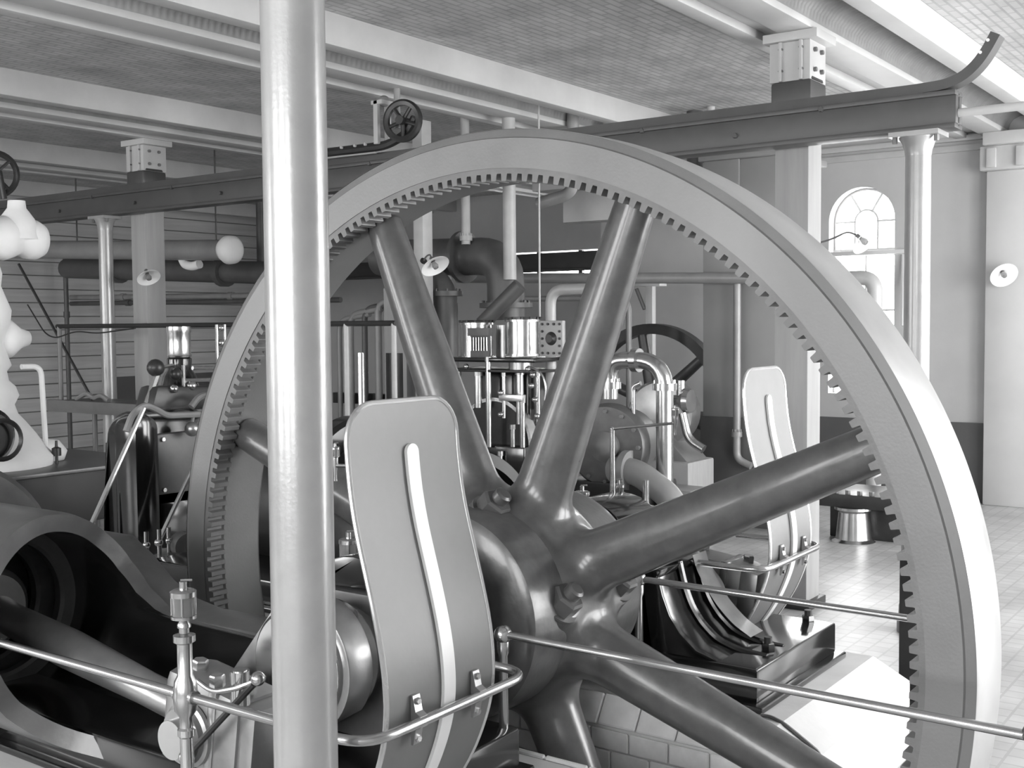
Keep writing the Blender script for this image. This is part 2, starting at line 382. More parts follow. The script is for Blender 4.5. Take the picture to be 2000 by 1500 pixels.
def column(label, x, y, r, h, cap=True):
    t = thing('iron_column', label, 'column', (x, y, 0), 'round iron columns')
    m = MB(); m.lathe([(0, 0), (0, r*1.02), (h*.5, r), (h-.001, r*.97), (h, 0)], (x, y, 0), (0, 0, 1), 40); build('shaft', m, 'column_paint', t)
    m = MB(); m.lathe([(0, 0), (0, r*1.3), (.05, r*1.3), (.07, r*1.2), (.14, r*1.15), (.16, r*1.05), (.2, r*1.02)], (x, y, 0), (0, 0, 1), 40); build('base_ring', m, 'column_paint', t)
    if cap:
        m = MB(); m.lathe([(h-.12, r*.99), (h-.09, r*1.05), (h-.05, r*1.25), (h-.03, r*1.45), (h-.02, r*1.5), (h, r*1.5)], (x, y, 0), (0, 0, 1), 40)
        m.box(x-r*1.5, x+r*1.5, y-r*1.9, y+r*1.9, h-.025, h); c = build('capital', m, 'column_paint', t)
        for dy in (-1.6, 1.6):
            m = MB(); m.hexp((x-.05, y+dy*r, h-.025), (0, 0, -1), .014, .03); build('bolt', m, 'grey_iron', c)
    return t
column('thick polished grey column standing nearest, left of centre', 1.54, 1.62, .0615, H, False)
column('slender grey column at right under the beam end', 6.1, 1.80, .066, 2.62)
column('slender grey column at left under the dark runway beam', 6.1, 8.81, .062, 2.62)

rb = thing('runway_beam', 'long dark hoist runway beam with a curled rail end', 'beam', (6.1, 6, 2.62))
m = MB(); m.box(6.09, 6.11, 1.60, 13.9, 2.63, 2.80); m.box(6.03, 6.17, 1.60, 13.9, 2.62, 2.645); m.box(6.03, 6.17, 1.60, 13.9, 2.785, 2.81); m.box(6.045, 6.155, 1.60, 13.9, 2.645, 2.785)
build('girder', m, 'beam_paint', rb, bevel=.004)
path = [(1.30+.14, 3.075), (1.475, 3.01), (1.52, 2.945), (1.585, 2.892), (1.66, 2.868), (1.8, 2.862), (13.9, 2.862)]
m = MB(); lo = []
for i, (y, z) in enumerate(path): pass
def band(path, th, x0, x1):
    P = [Vector((0, a, b)) for a, b in path]; up_ = []; dn = []
    for i, p in enumerate(P):
        d = (P[min(i+1, len(P)-1)]-P[max(i-1, 0)]).normalized(); nn = Vector((0, -d.z, d.y))
        up_.append((p.y, p.z)); dn.append((p.y-nn.y*th, p.z-nn.z*th))
    return up_, dn
pf = [(p.y, p.z) for p in fillet([Vector((0, a, b)) for a, b in path], .05, 3)]
U_, D_ = band(pf, .05, 0, 0)
m.grid([[(6.05, a, b) for a, b in U_], [(6.15, a, b) for a, b in U_], [(6.15, a, b) for a, b in D_], [(6.05, a, b) for a, b in D_], [(6.05, a, b) for a, b in U_]])
m.add([(6.05, *U_[0]), (6.15, *U_[0]), (6.15, *D_[0]), (6.05, *D_[0])], [(0, 1, 2, 3)])
build('rail', m, 'beam_paint', rb)
for y, z in ((1.44, 3.045), (1.475, 2.99)):
    m = MB(); m.cyl((6.045, y+.012, z-.012), (6.155, y+.012, z-.012), .008, seg=10); build('rivet', m, 'white_enamel', rb)
for y in np.arange(2.3, 13, 1.1):
    m = MB(); m.hexp((6.045, y, 2.79), (-1, 0, 0), .016, .02); build('bolt', m, 'beam_paint', rb)
    m = MB(); m.hexp((6.045, y+.5, 2.70), (-1, 0, 0), .016, .02); build('bolt', m, 'beam_paint', rb)
# second, farther beam in the far room
m = MB(); m.box(12.45, 12.55, 4.8, 13.9, 2.33, 2.57); m.box(12.4, 12.6, 4.8, 13.9, 2.33, 2.36); tag(build('far_beam', m, 'beam_paint', bevel=.01), 'dark beam across the strip window in the far room', 'beam')

# hoist trolley with its spoked hand wheel, on the runway
ht = thing('hoist_trolley', 'hoist trolley with dark spoked pulley under the ceiling', 'hoist', (6.0, 5.4, 2.88))
m = MB(); m.lathe([(-.02, .13), (-.012, .145), (.012, .145), (.02, .13), (.015, .105), (-.015, .105)], (5.93, 5.19, 3.03), (1, .25, 0), 40, closed=True); build('pulley_rim', m, 'dark_iron', ht)
for k in range(5):
    a = 2*PI*k/5+.3; d, u, w = basis((1, .25, 0)); c = Vector((5.93, 5.19, 3.03)); e = c+(u*math.cos(a)+w*math.sin(a))*.11
    m = MB(); m.tube([c, e], .014, 8); build('pulley_spoke', m, 'dark_iron', ht)
m = MB(); m.cyl((5.88, 5.18, 3.03), (6.02, 5.21, 3.03), .03); build('pulley_hub', m, 'dark_iron', ht)
m = MB(); m.tube(fillet([(5.98, 6.3, 2.90), (5.98, 5.55, 2.89), (5.98, 5.38, 2.89), (5.98, 5.2, 2.95), (5.98, 5.12, 3.05)], .15), .032, 8); build('curved_rail', m, 'dark_iron', ht)
m = MB(); m.box(5.93, 5.96, 5.42, 5.46, 2.9, 3.2); m.box(6.02, 6.05, 5.40, 5.44, 2.9, 3.2); m.box(5.93, 6.05, 5.38, 5.48, 3.17, 3.2); build('bracket', m, 'girder_paint', ht, bevel=.004)
m = MB(); m.cyl((6.0, 5.30, 3.0), (6.0, 5.30, 3.27), .022); m.sphere((6.0, 5.42, 3.2), .04); build('hanger_rod', m, 'pipe_paint', ht)
m = MB(); m.tube([(6.0, 6.3, 2.87), (6.0, 5.5, 2.86)], .012, 8); build('tie_rod', m, 'pipe_light', ht)
for y in (5.55, 5.65, 5.78):
    m = MB(); m.hexp((5.95, y, 2.91), (-1, 0, 0), .012, .015); build('bolt', m, 'pipe_light', ht)

# ================================================================== FLYWHEEL
FX, FY, FZ, RW = 2.878, 2.198, .755, .271
MX = FX+RW/2
fly = thing('flywheel', 'huge spoked flywheel with an internal toothed rim', 'flywheel', (MX, FY, FZ))
m = MB(); m.lathe([(.0, 1.379), (0, 1.470), (.006, 1.474), (.014, 1.4985), (RW-.014, 1.4985), (RW-.004, 1.474), (RW, 1.47), (RW, 1.368), (RW-.012, 1.361), (.09, 1.366), (.075, 1.380)], (FX, FY, FZ), (1, 0, 0), 288, closed=True)
build('rim', m, 'rim_steel', fly, ang=25)
m = MB(); m.lathe([(.012, 1.4983), (.016, 1.5), (RW/2, 1.504), (RW-.016, 1.5), (RW-.012, 1.4983)], (FX, FY, FZ), (1, 0, 0), 288); build('tread', m, 'tread_steel', fly, ang=60)
# internal gear ring
NT = 216; prof = []
for k in range(NT):
    a0 = math.radians(.383+360/NT*k); s = 2*PI/NT
    for da, r in ((-.5, 1.362), (-.31, 1.362), (-.28, 1.358), (-.24, 1.3415), (-.20, 1.339), (.20, 1.339), (.24, 1.3415), (.28, 1.358), (.31, 1.362)):
        prof.append((a0+da*s, r))
x0, x1 = FX+.003, FX+.073; n = len(prof)
v = []; f = []
for a, r in prof:
    c_, s_ = math.cos(a), math.sin(a)
    v += [(x0, FY+c_*r, FZ+s_*r), (x0, FY+c_*1.380, FZ+s_*1.380), (x1, FY+c_*r, FZ+s_*r), (x1, FY+c_*1.380, FZ+s_*1.380)]
for i in range(n):
    j = (i+1) % n; a = 4*i; b = 4*j
    f += [(a, b, b+1, a+1), (a+2, a+3, b+3, b+2), (a, a+2, b+2, b)]
m = MB(); m.add(v, f); build('tooth_ring', m, 'tooth_steel', fly, smooth=False)

# spokes and hub: smooth blended castings from a distance field
def smin(a, b, k):
    h = np.clip(.5+.5*(b-a)/k, 0, 1); return b*(1-h)+a*h-k*h*(1-h)
h_ = .0145
ga = np.arange(-.30, .3001, h_); gu = np.arange(-1.40, 1.4001, h_)
A_, U2, V2 = np.meshgrid(ga, gu, gu, indexing='ij')
A_ = A_.astype(np.float32); U2 = U2.astype(np.float32); V2 = V2.astype(np.float32)
rad = np.sqrt(U2**2+V2**2)
F = np.sqrt((np.maximum(rad-.27, 0))**2+(np.maximum(np.abs(A_)-.11, 0))**2)-.065
sp = None
SPK = [20.5, 66.9, 111.0, 155.2, 200.0, 245.0, 290.3, 335.5]
for k in range(8):
    t = math.radians(SPK[k]); s_ = U2*math.cos(t)+V2*math.sin(t); p_ = -U2*math.sin(t)+V2*math.cos(t)
    q = np.clip((s_-.3)/1.06, 0, 1)
    w_ = .098-.033*q; hh = .088-.030*q
    d_ = (np.sqrt((p_/w_)**2+(A_/hh)**2)-1)*np.minimum(w_, hh)
    d_ = np.maximum(d_, .15-s_)
    sp = d_ if sp is None else smin(sp, d_, np.float32(.055))
F = smin(F, sp, np.float32(.09))
dv = np.array((-.7071, .7071)); ev = np.array((.7071, .7071))
for sgn in (1,):
    for lat in (-.187, .187):
        for ax in (-.165, .165):
            dd = U2*dv[0]+V2*dv[1]; ee = U2*ev[0]+V2*ev[1]
            rr_ = np.sqrt((ee-lat)**2+(A_-ax)**2)
            lug = np.maximum(rr_-.062, np.maximum(dd-.245, -dd-.1))
            F = smin(F, lug, np.float32(.03))
F = np.maximum(F, rad-1.366).astype(np.float32)
def surface_nets(F, org, h):
    S = F < 0; nx, ny, nz = F.shape; C = np.zeros((nx-1, ny-1, nz-1, 3), np.float64); N = np.zeros((nx-1, ny-1, nz-1), np.int32)
    for ax in range(3):
        sl0 = [slice(None)]*3; sl1 = [slice(None)]*3; sl0[ax] = slice(0, -1); sl1[ax] = slice(1, None)
        a = F[tuple(sl0)]; b = F[tuple(sl1)]; cr = (a < 0) != (b < 0)
        t = np.where(cr, a/np.where(a-b == 0, 1, a-b), 0)
        o = [i for i in range(3) if i != ax]
        for d0 in (0, 1):
            for d1 in (0, 1):
                s = [None]*3; s[ax] = slice(None); s[o[0]] = slice(d0, F.shape[o[0]]-1+d0); s[o[1]] = slice(d1, F.shape[o[1]]-1+d1)
                c = cr[tuple(s)]; tt = t[tuple(s)]
                N += c; C[..., ax] += np.where(c, tt, 0); C[..., o[0]] += np.where(c, d0, 0); C[..., o[1]] += np.where(c, d1, 0)
    act = N > 0; idx = -np.ones(N.shape, np.int64); idx[act] = np.arange(act.sum())
    ii = np.argwhere(act); V = (ii+C[act]/N[act][:, None])*h+np.array(org)
    Q = []
    for ax in range(3):
        o = [i for i in range(3) if i != ax]
        sl0 = [slice(1, -1)]*3; sl1 = [slice(1, -1)]*3; sl0[ax] = slice(0, -1); sl1[ax] = slice(1, None)
        a = S[tuple(sl0)]; b = S[tuple(sl1)]; e = np.argwhere(a != b); flip = a[a != b]
        base = e.copy(); base[:, o[0]] += 1; base[:, o[1]] += 1
        def cell(d0, d1):
            q = base.copy(); q[:, o[0]] -= d0; q[:, o[1]] -= d1; return idx[q[:, 0], q[:, 1], q[:, 2]]
        quad = np.stack([cell(1, 1), cell(0, 1), cell(0, 0), cell(1, 0)], 1)
        fl = flip if ax != 1 else ~flip
        quad[~fl] = quad[~fl][:, ::-1]; Q.append(quad)
    return V, np.concatenate(Q)
V_, Q_ = surface_nets(F, (ga[0], gu[0], gu[0]), h_)
G = np.gradient(F)
def tri(A, V):
    q = (V-np.array((ga[0], gu[0], gu[0])))/h_; i = np.clip(np.floor(q).astype(int), 0, np.array(A.shape)-2); t = q-i; r = 0
    for dx in (0, 1):
        for dy in (0, 1):
            for dz in (0, 1):
                w = (t[:, 0] if dx else 1-t[:, 0])*(t[:, 1] if dy else 1-t[:, 1])*(t[:, 2] if dz else 1-t[:, 2])
                r = r+w*A[i[:, 0]+dx, i[:, 1]+dy, i[:, 2]+dz]
    return r
for it in range(3):
    Nn = np.stack([tri(g, V_) for g in G], 1)/h_; g2 = (Nn*Nn).sum(1)+1e-6
    V_ = V_-Nn*np.clip(tri(F, V_)/g2, -h_, h_)[:, None]*.8
Nn = np.stack([tri(g, V_) for g in G], 1); Nn /= np.linalg.norm(Nn, axis=1)[:, None]+1e-9
cen = V_[Q_].mean(1); cr_ = np.hypot(cen[:, 1], cen[:, 2]); ca = np.degrees(np.arctan2(cen[:, 2], cen[:, 1])) % 360
which = np.where(cr_ < .47, -1, (np.round((ca-22.5)/45) % 8).astype(int))
keep = cr_ < 1.3655
for k in range(-1, 8):
    q = Q_[(which == k) & keep]
    ids, inv = np.unique(q, return_inverse=True); inv = inv.reshape(q.shape)
    me = bpy.data.meshes.new('spoke' if k >= 0 else 'hub'); me.from_pydata(V_[ids].tolist(), [], inv.tolist())
    me.polygons.foreach_set('use_smooth', [True]*len(me.polygons)); me.normals_split_custom_set_from_vertices(Nn[ids].tolist())
    link('spoke' if k >= 0 else 'hub', me, 'spider_paint', fly)
del A_, U2, V2, F, rad, G
m = MB(); m.lathe([(-.36, .0), (-.36, .135), (-.33, .15), (-.325, .29), (-.31, .318), (-.28, .325), (.28, .325), (.31, .318), (.325, .29), (.33, .15), (.36, .135), (.36, 0)], (MX, FY, FZ), (1, 0, 0), 72); build('hub_boss', m, 'spider_paint', fly)
for lat in (-.187, .187):
    for ax in (-.165, .165):
        b = Vector((MX+ax, FY+dv[0]*.24+ev[0]*lat, FZ+dv[1]*.24+ev[1]*lat)); D3 = Vector((0, dv[0], dv[1]))
        m = MB(); m.lathe([(0, 0), (0, .062), (.008, .062), (.008, 0)], b, D3, 24); m.hexp(b+D3*.008, D3, .052, .055); nt_ = build('hub_nut', m, 'worn_iron', fly)
        m = MB(); m.lathe([(0, 0), (0, .028), (.03, .028), (.036, .02), (.036, 0)], b+D3*.06, D3, 20); build('bolt_end', m, 'worn_iron', nt_)
m = MB(); m.lathe([(0, 0), (0, .125), (1.62, .125), (1.62, 0)], (2.2, FY, FZ), (1, 0, 0), 48); build('shaft', m, 'bright_steel', fly)
m = MB(); m.lathe([(0, .125), (0, .165), (.05, .165), (.05, .125)], (2.61, FY, FZ), (1, 0, 0), 48, closed=True); build('shaft_collar', m, 'brushed_steel', fly)

# ================================================================== SPLASH GUARDS, RAILS
GP = [(1.752, 1.475), (1.748, 1.42), (1.744, 1.35), (1.735, 1.27), (1.718, 1.19), (1.698, 1.12), (1.678, 1.05), (1.66, .98), (1.648, .92), (1.641, .86), (1.641, .80), (1.65, .74), (1.668, .685), (1.695, .62), (1.735, .55), (1.785, .48)]
GPs = [(p.y, p.z) for p in fillet([Vector((0, a, b)) for a, b in GP], .04, 2)]
def splash_guard(label, xc):
    t = thing('splash_guard', label, 'guard', (xc, 1.7, .48), 'curved splash guards over the cranks')
    hw = .19; cum = [0]
    for a, b in zip(GPs, GPs[1:]): cum.append(cum[-1]+math.hypot(a[0]-b[0], a[1]-b[1]))
    def inter(s):
        s = max(0, min(s, cum[-1]-1e-6))
        for i in range(len(cum)-1):
            if cum[i+1] >= s:
                q = (s-cum[i])/(cum[i+1]-cum[i]); a, b = GPs[i], GPs[i+1]; return (a[0]+(b[0]-a[0])*q, a[1]+(b[1]-a[1])*q)
    cr = .085; ss = [cr*(1-math.cos(PI/2*i/8)) for i in range(9)]+list(np.linspace(cr+.02, cum[-1], 40))
    def wid(s): return hw if s >= cr else hw-cr+math.sqrt(max(0, cr*cr-(cr-s)**2))
    f_ = []; b_ = []
    for s in ss:
        y, z = inter(s); w = wid(s); xs = np.linspace(-w, w, 9)
        f_.append([(xc+x, y, z) for x in xs]); b_.append([(xc+x, y+.007, z) for x in xs])
    m = MB(); m.grid(f_); m.grid([r[::-1] for r in b_])
    build('sheet', m, 'guard_sheet', t, ang=60)
    out = [r[0] for r in f_[::-1]]+[r[-1] for r in f_]
    m = MB(); m.tube([(x, y+.003, z) for x, y, z in out], .0065, 8); build('rolled_edge', m, 'guard_edge', t)
    rows = []
    for s in [.10+.02*(1-math.cos(PI/2*i/6)) for i in range(6)]+list(np.linspace(.12, cum[-1], 44)):
        y, z = inter(s); w = .02*math.sqrt(max(.0, 1-(1-min(1, (s-.10)/.02))**2))+.0005; rows.append([(xc+.012-w, y-.001, z), (xc+.012-w, y-.01, z), (xc+.012+w, y-.01, z), (xc+.012+w, y-.001, z)])
    m = MB(); m.grid(rows); build('stiffening_strip', m, 'guard_strip', t, ang=40)
    return t
splash_guard('large curved pale splash guard in front of the near crank', 1.99)
splash_guard('smaller looking curved splash guard in front of the far crank', 4.035)

ZR = .78
def clamp(t, x, y=1.645, z=ZR):
    m = MB()
    m.prism([(y-.006, z+.055), (y-.012, z+.055), (y-.02, z+.02), (y-.034, z+.012), (y-.034, z-.012), (y-.02, z-.02), (y-.012, z-.055), (y-.006, z-.055)], x-.012, x+.012)
    c = build('clamp', m, 'brushed_steel', t)
    for dz in (.042, -.042):
        m = MB(); m.hexp((x, y-.012, z+dz), (0, -1, 0), .008, .01); build('screw', m, 'bright_steel', c)
YR = 1.615
# near rail: long outer run, across the guard and back
t = thing('guard_rail', 'thin bright rail looping around the near splash guard', 'rail', (1.7, 2.2, 0))
m = MB(); m.tube(fillet([(1.70, 4.3, ZR), (1.70, YR, ZR), (2.30, YR, ZR), (2.30, 1.95, ZR)], .09, 8), .0115, 12); build('rail', m, 'bright_steel', t)
for x in (1.885, 2.10): clamp(t, x)
m = MB(); m.lathe([(0, 0), (0, .045), (.02, .045), (.03, .022), (.66, .0155), (.68, .0155), (.685, .021), (.70, .021), (.705, .016), (.73, .016), (.745, .026), (.78, .03), (.815, .026), (.83, .018), (.905, .018), (.91, .026), (.925, .026), (.93, .01), (.93, 0)], (1.70, 2.19, 0), (0, 0, 1), 24); build('post', m, 'bright_steel', t)
m = MB(); m.tube([(1.70, 2.225, ZR), (1.70, 2.155, ZR)], .017, 12); build('tee_collar', m, 'bright_steel', t)
t2 = thing('guard_rail', 'thin bright rail looping around the far splash guard', 'rail', (3.8, 1.7, ZR))
m = MB(); m.tube(fillet([(3.72, 1.93, ZR), (3.72, YR, ZR), (4.29, YR, ZR), (4.29, 1.98, ZR)], .09, 8), .0115, 12); build('rail', m, 'bright_steel', t2)
for x in (3.93, 4.14): clamp(t2, x)
m = MB(); m.lathe([(0, 0), (0, .05), (.02, .05), (.022, .03), (.05, .028), (.05, 0)], (3.72, 1.94, ZR), (0, -1, 0), 24); fl_ = build('flange', m, 'dark_iron', t2)
for k in range(5):
    a = 2*PI*k/5; m = MB(); m.hexp((3.72+.038*math.cos(a), 1.92, ZR+.038*math.sin(a)), (0, -1, 0), .007, .01); build('screw', m, 'bright_steel', fl_)
def wheel_rail(label, x, ya, yb, zf):
    t = thing('pit_rail', label, 'rail', (x, ya, zf), 'hand rails beside the flywheel')
    m = MB(); m.tube([(x, ya, ZR), (x, yb, ZR-.005)], .0115, 12); build('rail', m, 'bright_steel', t)
    for y in (ya, yb):
        m = MB(); m.lathe([(0, 0), (0, .04), (.02, .04), (.03, .018), (ZR-zf-.06, .0125), (ZR-zf-.05, .017), (ZR-zf-.02, .017), (ZR-zf, .012)], (x, y, zf), (0, 0, 1), 20); p_ = build('post', m, 'bright_steel', t)
        m = MB(); m.sphere((x, y, ZR), .026, 24); build('ball', m, 'bright_steel', p_)
    return t
wheel_rail('bright ball topped rail in front of the flywheel', 2.55, 1.885, .50, 0.0)
wheel_rail('bright ball topped rail behind the flywheel', 3.37, 1.915, .82, .33)

def oil_cup(t, x, y, z, s=1., stem=.05):
    m = MB(); m.lathe([(0, 0), (0, .012*s), (stem*.4, .012*s), (stem*.45, .016*s), (stem*.7, .016*s), (stem, .010*s), (stem+.005, .030*s), (stem+.012*s, .030*s)], (x, y, z), (0, 0, 1), 20); b = build('cup_stem', m, 'brass', t)
    z1 = z+stem+.012*s
    m = MB(); m.lathe([(0, 0), (0, .027*s), (.045*s, .027*s), (.045*s, 0)], (x, y, z1), (0, 0, 1), 24); build('glass', m, 'cup_glass', t)
    m = MB(); m.lathe([(0, 0), (0, .031*s), (.012*s, .031*s), (.016*s, .024*s), (.016*s, .009*s), (.035*s, .009*s), (.035*s, 0)], (x, y, z1+.045*s), (0, 0, 1), 24)
    m.tube([(x-.004*s, y+.004*s, z1+.083*s), (x+.014*s, y-.016*s, z1+.083*s)], .003*s, 6); build('cup_cap', m, 'brass', t)
    for k in range(4):
        a = PI/4+PI/2*k; m = MB(); m.tube([(x+.027*s*math.cos(a), y+.027*s*math.sin(a), z1), (x+.027*s*math.cos(a), y+.027*s*math.sin(a), z1+.045*s)], .0025*s, 6); build('cage_rod', m, 'brass', t)
c = thing('oil_cup', 'glass and brass oil cup on the near rail post', 'oil cup', (1.70, 2.19, .93), 'oil cups'); oil_cup(c, 1.70, 2.19, .93, 1.0, .03)

# ================================================================== ENGINES (the far one mirrors the near one about the flywheel)
def engine(label, mirror):
    S = (lambda x: 2*MX-x) if mirror else (lambda x: x)
    sg = -1 if mirror else 1
    t = thing('steam_engine', label, 'engine', (S(1.97), 3.0, .38), 'twin horizontal engines')
    cxx = 1.97; ri, ro = .265, .33
    # trunk frame: tube whose mouth is cut back along the near side and runs on to the bearing along the far side
    TH = [-90, -80, -60, -8, -6, -4.5, -3.5, -2, 0, 9, 25, 47, 90, 180, 215, 245, 262, 270]
    YM = [2.50, 2.36, 2.30, 2.30, 2.32, 2.45, 2.90, 2.985, 3.03, 3.12, 3.18, 3.21, 3.18, 3.03, 2.98, 2.82, 2.62, 2.50]
    ths = sorted(set([-90+360*i/72 for i in range(73)]+[-8+.75*i for i in range(24)]))
    ys_n = 14; oi = []; ii = []
    for th in ths:
        a = math.radians(th); ym = float(np.interp(th, TH, YM))
        ro_, ii_ = [], []
        for k in range(ys_n+1):
            y = ym+(4.6-ym)*(k/ys_n)**1.3
            e = .0 if k else -.006
            ro_.append((S(cxx+(ro+e)*math.cos(a)), y, FZ+(ro+e)*math.sin(a))); ii_.append((S(cxx+(ri-e)*math.cos(a)), y, FZ+(ri-e)*math.sin(a)))
        oi.append(ro_); ii.append(ii_)
    m = MB(); m.grid(oi); m.grid([[a[0] for a in oi], [a[0] for a in ii]])
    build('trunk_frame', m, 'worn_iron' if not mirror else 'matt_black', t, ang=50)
    m = MB(); m.grid(ii); build('trunk_bore', m, 'black_enamel', t, ang=50)
    m = MB(); m.lathe([(0, 0), (0, .11), (.02, .13), (.16, .13), (.2, .05), (.2, 0)], (S(cxx-.02), 3.46 if not mirror else 3.2, FZ), (0, 1, 0), 36); build('crosshead', m, 'brushed_steel', t)
    for y, r0, r1 in ((3.45, .225, ri+.005), (3.56, .205, ri+.005), (3.74, .17, ri+.005)):
        m = MB(); m.lathe([(0, r0), (0, r1), (.05, r1), (.05, r0), (.04, r0-.01), (.01, r0-.01)], (S(cxx), y, FZ), (0, 1, 0), 56, closed=True); build('guide_ring', m, 'worn_iron', t)
    m = MB(); m.cyl((S(cxx), 4.1, FZ), (S(cxx), 4.14, FZ), ri+.004); build('guide_cover', m, 'dark_iron', t)
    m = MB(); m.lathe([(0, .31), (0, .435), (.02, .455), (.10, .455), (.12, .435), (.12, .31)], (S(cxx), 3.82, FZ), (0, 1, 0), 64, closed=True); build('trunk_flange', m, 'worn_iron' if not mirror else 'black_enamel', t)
    # side wall carrying the main bearing
    y0 = 1.875
    prof = [(y0, .80)]+[(1.888, .77), (1.872, .71), (1.845, .645), (1.805, .59), (1.745, .54), (1.66, .515), (1.56, .505)]+[(1.53, .515), (1.53, .40), (3.6, .40), (3.6, .93), (3.38, .93), (3.27, .875), (3.16, .80), (3.05, .755), (2.92, .738), (2.42, .745), (2.38, .90), (2.32, .915), (2.06, .915), (1.99, .87)]
    if not mirror: prof = [(1.95, .80), (1.93, .74), (1.93, .40)]+prof[prof.index((3.6, .40)):]
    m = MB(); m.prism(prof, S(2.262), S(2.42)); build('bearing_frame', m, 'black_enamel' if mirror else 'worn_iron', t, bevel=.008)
    rim = [(1.895, .80), (1.888, .77), (1.872, .71), (1.845, .645), (1.805, .59), (1.745, .54), (1.66, .515), (1.56, .508)]
    for xx in ((2.27, 2.41) if mirror else ()):
        m = MB(); m.tube([(S(xx), a-.004, b) for a, b in fillet_yz(rim)], .014, 8); build('frame_bead', m, 'black_enamel', t)
    if mirror: m = MB(); m.prism(prof[:8]+[(1.56, .40), (1.9, .40), (1.96, .80)], S(2.43), S(2.57)); build('bearing_foot', m, 'black_enamel', t, bevel=.01)
    m = MB(); m.grid([[(S(x), a-.012, b+.012) for a, b in fillet_yz([(1.885, .80), (1.87, .75), (1.84, .70), (1.79, .63), (1.725, .57), (1.66, .535)])] for x in (2.235, 2.30, 2.34)]); build('shield_plate', m, 'brushed_steel', t, ang=60) if mirror else None
    m = MB(); m.prism([(2.06, .92)]+[(FY+.15*math.cos(math.radians(a)), .92+.09*math.sin(math.radians(a))) for a in range(180, -1, -15)]+[(2.36, .92)], S(2.28), S(2.55)); cap = build('bearing_cap', m, 'black_enamel', t, bevel=.01)
    m = MB(); m.prism([(1.96, .40), (2.42, .40), (2.42, .915), (1.98, .915)], S(2.40), S(2.58)); build('bearing_block', m, 'black_enamel', t, bevel=.015)
    for y in (2.03, 2.39):
        m = MB(); m.hexp((S(2.46), y, .915), (0, 0, 1), .028, .035); n_ = build('cap_nut', m, 'worn_iron', t)
    # bed plate
    m = MB(); m.box(min(S(1.86), S(2.58)), max(S(1.86), S(2.58)), 1.517 if mirror else 1.85, 4.7, .40, .515); b_ = build('bed_plate', m, 'black_enamel', t, bevel=.012)
    m = MB(); m.box(min(S(1.83), S(2.61)), max(S(1.83), S(2.61)), 1.487 if mirror else 1.82, 4.73, .378, .402); build('bed_moulding', m, 'black_enamel', t, bevel=.008)
    for x, y in (((2.36, 1.575), (1.93, 1.60), (2.50, 2.7)) if mirror else ((2.50, 2.7), (2.5, 3.4))):
        m = MB(); m.hexp((S(x), y, .515), (0, 0, 1), .024, .03); build('foundation_nut', m, 'black_enamel', t)
        m = MB(); m.cyl((S(x), y, .543), (S(x), y, .565), .014); build('foundation_stud', m, 'dark_iron', t)
    # pit trough between the bed rails: saddle foot under the trunk
    m = MB(); m.box(min(S(1.8), S(2.14)), max(S(1.8), S(2.14)), 3.3, 4.5, .40, .5); build('trunk_foot', m, 'dark_iron', t, bevel=.01)
    return t, S
def fillet_yz(pts): return [(p.y, p.z) for p in fillet([Vector((0, a, b)) for a, b in pts], .03, 3)]
en1, S1 = engine('nearest black engine frame with open trunk guide, lower left', False)
en2, S2 = engine('far black engine beyond the flywheel on a pale plinth', True)

# cranks
def crank(label, S, pin, group='cranks on the main shaft'):
    t = thing('crank', label, 'crank', (S(2.1), FY, FZ), group)
    # web: tangents of two circles
    py, pz = pin; a = math.degrees(math.atan2(pz-FZ, py-FY)); poly = []
    for k in range(0, 25): th = math.radians(a+100+160*k/24); poly.append((FY+.178*math.cos(th), FZ+.178*math.sin(th)))
    for k in range(0, 17): th = math.radians(a-80+160*k/16); poly.append((py+.128*math.cos(th), pz+.128*math.sin(th)))
    m = MB(); m.prism(poly, S(2.075), S(2.165)); build('web', m, 'brushed_steel', t, bevel=.006)
    m = MB(); m.lathe([(0, 0), (0, .145), (.008, .155), (.05, .158), (.15, .158), (.165, .15), (.165, 0)], (S(2.05), FY, FZ), (S(3)-S(2), 0, 0), 56); build('boss', m, 'bright_steel', t)
    m = MB(); m.cyl((S(2.12), py, pz), (S(1.80), py, pz), .05, seg=32); build('crank_pin', m, 'bright_steel', t)
    return t
PIN1 = (2.385, .600)
crank('polished crank behind the nearest column', S1, PIN1)
PIN2 = (1.99, .60)
crank('polished crank inside the far splash guard', S2, PIN2)
